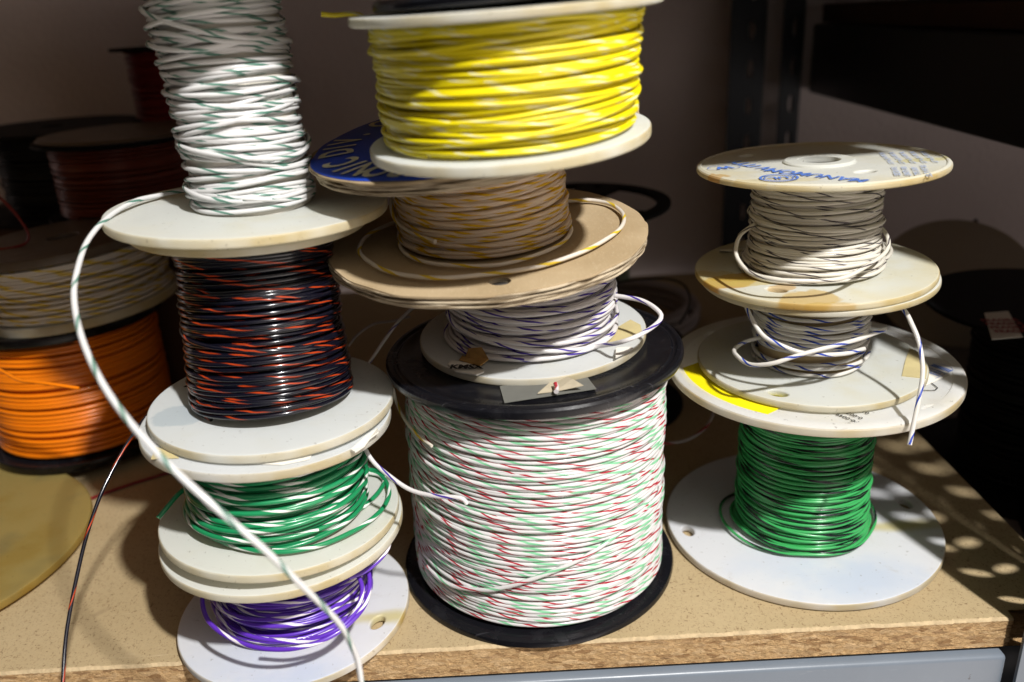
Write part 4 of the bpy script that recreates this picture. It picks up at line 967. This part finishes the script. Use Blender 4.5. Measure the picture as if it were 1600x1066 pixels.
# yellowed flange lying at the left edge, orange wire on it
s = Spool((-0.363, 0.4135, 0.0), (0, 0, 1), 'wire_spool', 'wide yellowed plastic flange with orange wire, lying on the board at the left edge', GB)
s.flange((-0.363, 0.4135, 0.0050), (0, 0, 1), 0.0975, 0.0045, MAT['yellowed'], bore=0.012)
s.core(0.007, 0.04, 0.03, MAT['core'])
s.winding(0.0075, 0.04, 0.0335, 0.0022, MAT['orange'], [(1, 1, 0, 0, 1), (0, 1.2, 0.5, 0.3, 0.8)], 3)
s.flange((-0.363, 0.4135, 0.042), (0, 0, 1), 0.040, 0.003, MAT['yellowed'], bore=0.012)
# orange spool with black flanges, resting on the yellowed flange
so = simple_spool(-0.322, 0.561, 0.0078, 0.098, 0.0675, 0.0600, 0.0031, MAT['orange'], MAT['black'], 'black flanged spool of orange wire behind the left stack', n=(0.01, 0.0, 1), layers=[(1, 1, 0, 0, 1), (0, 1.05, 0.45, 0.15, 0.9)], fth=0.006, seed=9)
so.wire([(-0.3342,0.4657,0.1068),(-0.3158,0.4597,0.1050),(-0.3034,0.4532,0.1021),(-0.2913,0.4465,0.0986),(-0.2803,0.4429,0.0975),(-0.2663,0.4403,0.0962),(-0.2538,0.4395,0.0942)], 0.0021, MAT['orange'])
sw = simple_spool(-0.303, 0.559, 0.1065, 0.0500, 0.0635, 0.0605, 0.0023, MAT['white_yellow'], MAT['nylon'], 'spool of white wire with a yellow tracer on top of the orange spool', n=(-0.06, 0.0, 1), layers=[(1, 1, 0, 0, 1), (0.1, 1.2, 0.8, 0.35, 0.8), (-0.1, 4, 1.6, 0.5, 0.6)], fth=0.006, tmat=MAT['greyed'], seed=15)
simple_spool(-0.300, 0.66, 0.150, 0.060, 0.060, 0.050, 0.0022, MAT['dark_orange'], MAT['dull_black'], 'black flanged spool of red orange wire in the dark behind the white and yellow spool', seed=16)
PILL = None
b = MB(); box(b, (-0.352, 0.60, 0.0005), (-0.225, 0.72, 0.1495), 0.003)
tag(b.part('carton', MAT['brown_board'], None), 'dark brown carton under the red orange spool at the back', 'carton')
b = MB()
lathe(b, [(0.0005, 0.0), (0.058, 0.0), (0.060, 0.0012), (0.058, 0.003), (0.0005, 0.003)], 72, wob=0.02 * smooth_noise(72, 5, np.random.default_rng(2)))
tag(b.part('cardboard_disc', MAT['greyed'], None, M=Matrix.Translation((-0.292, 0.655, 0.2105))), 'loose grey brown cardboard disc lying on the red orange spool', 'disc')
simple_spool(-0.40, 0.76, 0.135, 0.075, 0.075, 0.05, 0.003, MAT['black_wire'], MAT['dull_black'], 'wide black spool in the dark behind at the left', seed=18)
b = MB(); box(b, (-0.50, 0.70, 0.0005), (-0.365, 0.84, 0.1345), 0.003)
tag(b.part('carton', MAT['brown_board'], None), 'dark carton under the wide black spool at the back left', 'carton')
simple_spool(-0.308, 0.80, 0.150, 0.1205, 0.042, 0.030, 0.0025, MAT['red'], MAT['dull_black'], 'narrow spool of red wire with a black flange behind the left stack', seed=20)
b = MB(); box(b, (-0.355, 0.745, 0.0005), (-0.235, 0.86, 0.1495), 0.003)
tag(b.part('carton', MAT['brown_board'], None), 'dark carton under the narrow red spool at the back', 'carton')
mb = MB(); tube(mb, spline([(-0.3484,0.5554,0.1965),(-0.3363,0.5514,0.1864),(-0.3263,0.5471,0.1756),(-0.3190,0.5423,0.1634),(-0.3210,0.5399,0.1576),(-0.3296,0.5390,0.1553),(-0.3382,0.5386,0.1546),(-0.3552,0.5381,0.1535)]), 0.0009, 7)
o = tag(mb.part('loose_wire', MAT['red'], sw.root, M=sw.Mi), None)
mb = MB(); tube(mb, spline([(-0.2961,0.4594,0.0012),(-0.2820,0.4738,0.0012),(-0.2626,0.4885,0.0012),(-0.2449,0.4991,0.0012),(-0.2181,0.5118,0.0012)]), 0.0011, 8)
tag(mb.part('wire_offcut', MAT['red'], None), 'dark red wire lying on the board behind the left stack', 'wire')
# centre back
s = Spool((0.048, 0.625, 0.0005), (0, 0, 1), 'empty_reel', 'black reel with cut out flanges standing behind the cardboard spool', GB)
def spoked(c):
    R = 0.0745
    holes = [circle(0, 0, 0.006, n=24)]
    for k in range(3):
        t0 = math.radians(-40 + 120 * k); pts = []
        for t in np.linspace(t0, t0 + math.radians(88), 18): pts.append((0.064 * math.cos(t), 0.064 * math.sin(t)))
        for t in np.linspace(t0 + math.radians(80), t0 + math.radians(8), 12): pts.append((0.030 * math.cos(t), 0.030 * math.sin(t)))
        holes.append(pts)
        t = t0 - math.radians(16); holes.append(circle(0.058 * math.cos(t), 0.058 * math.sin(t), 0.0035, n=16))
    mb = MB(); plate(mb, circle(0, 0, R, n=96), holes, 0.004, 0.001, Matrix.Translation(c)); mb.part('flange', MAT['dull_black'], s.root)
spoked((0, 0, 0.143)); spoked((0, 0, 0.003)); s.core(0.004, 0.142, 0.022, MAT['dull_black'])
s.winding(0.0055, 0.12, 0.034, 0.003, MAT['black_wire'], [(0, 1.05, 0.3, 0.2, 1)], 6, seg=64)
s = Spool((0.098, 0.735, 0.0), (0, 0, 1), 'cable_coil', 'coil of thick grey cable lying flat on the board in the back', GB); s.root['category'] = 'cable coil'
s.winding(0.001, 0.030, 0.075, 0.008, MAT['grey_wire'], [(0, 1.0, 0.1, 0.1, 1), (1, 1.0, 0.1, 0.1, 1)], 12, seg=72, sides=8)
s.wire([(0.0624,0.6265,0.0727),(0.0817,0.6376,0.0733),(0.1041,0.6482,0.0724),(0.1251,0.6480,0.0718),(0.1374,0.6365,0.0698),(0.1399,0.6234,0.0638),(0.1331,0.6009,0.0614),(0.1227,0.5786,0.0598)], 0.0018, MAT['black_wire'])
b = MB(); box(b, (0.066, 0.80, 0.0005), (0.118, 0.85, 0.062), 0.002)
tag(b.part('small_box', MAT['pale_green'], None), 'small pale green box by the wall behind the grey coil', 'box')
s = simple_spool(0.066, 0.572, 0.0, 0.052, 0.058, 0.043, 0.0021, MAT['white_redw'], MAT['dull_black'], 'low black spool of white wire with a red tracer behind the two front stacks', seed=22)
s.wire([(0.0754,0.4670,0.0237),(0.0917,0.4664,0.0220),(0.1061,0.4674,0.0243),(0.1178,0.4741,0.0274),(0.1255,0.4857,0.0294),(0.1297,0.5014,0.0283),(0.1278,0.5174,0.0279)], 0.002, MAT['white_redw'])
# right back, on the lower neighbouring shelf
s = simple_spool(0.362, 0.530, -0.05, 0.13, 0.076, 0.040, 0.003, MAT['black_wire'], MAT['dull_black'], 'black flanged spool with a white label on its top flange at the far right', seed=24)
s.sheet([(0.3104,0.5118,0.0805),(0.3267,0.5128,0.0805),(0.3107,0.4690,0.0805),(0.2911,0.4677,0.0805)], MAT['paper'], 'label', 0.0004)
mb = MB()
g = []
for k in range(4): V, F = text_geo('FRAGILE', 0.006, 0.0002); V[:, 1] -= 0.0065 * (k - 1.5); g.append((V, F))
decal(s, 'label_print', joined(g), [(0.3104,0.4865,0.0810)][0], (1, -0.1, 0), (0, 1, 0), (0, 0, 1), MAT['ink_red'], 0.0006)
simple_spool(0.405, 0.43, -0.05, 0.075, 0.085, 0.06, 0.003, MAT['black_wire'], MAT['dull_black'], 'wide black spool in the dark at the right edge below the labelled one', seed=26)
c = [(0.3596,0.6400,0.0589)][0]
s = Spool(c, (-0.25, -0.62, 0.75), 'wire_spool', 'grey brown flange leaning on edge against the wall at the far right', GB)
ax = Vector((-0.25, -0.62, 0.75)).normalized()
s.flange(c, ax, 0.060, 0.003, MAT['grey_flange'], bore=0.008)
s.flange(Vector(c) - ax * 0.04, ax, 0.060, 0.003, MAT['greyed'], bore=0.008)
s.winding(-0.038, -0.002, 0.04, 0.0025, MAT['dark_orange'], [(0, 1.05, 0.3, 0.2, 1)], 30, seg=64, sides=6)
s.wire([(0.3919,0.6817,0.0986),(0.3963,0.6786,0.0908),(0.4007,0.6754,0.0825)], 0.003, MAT['black_wire'])
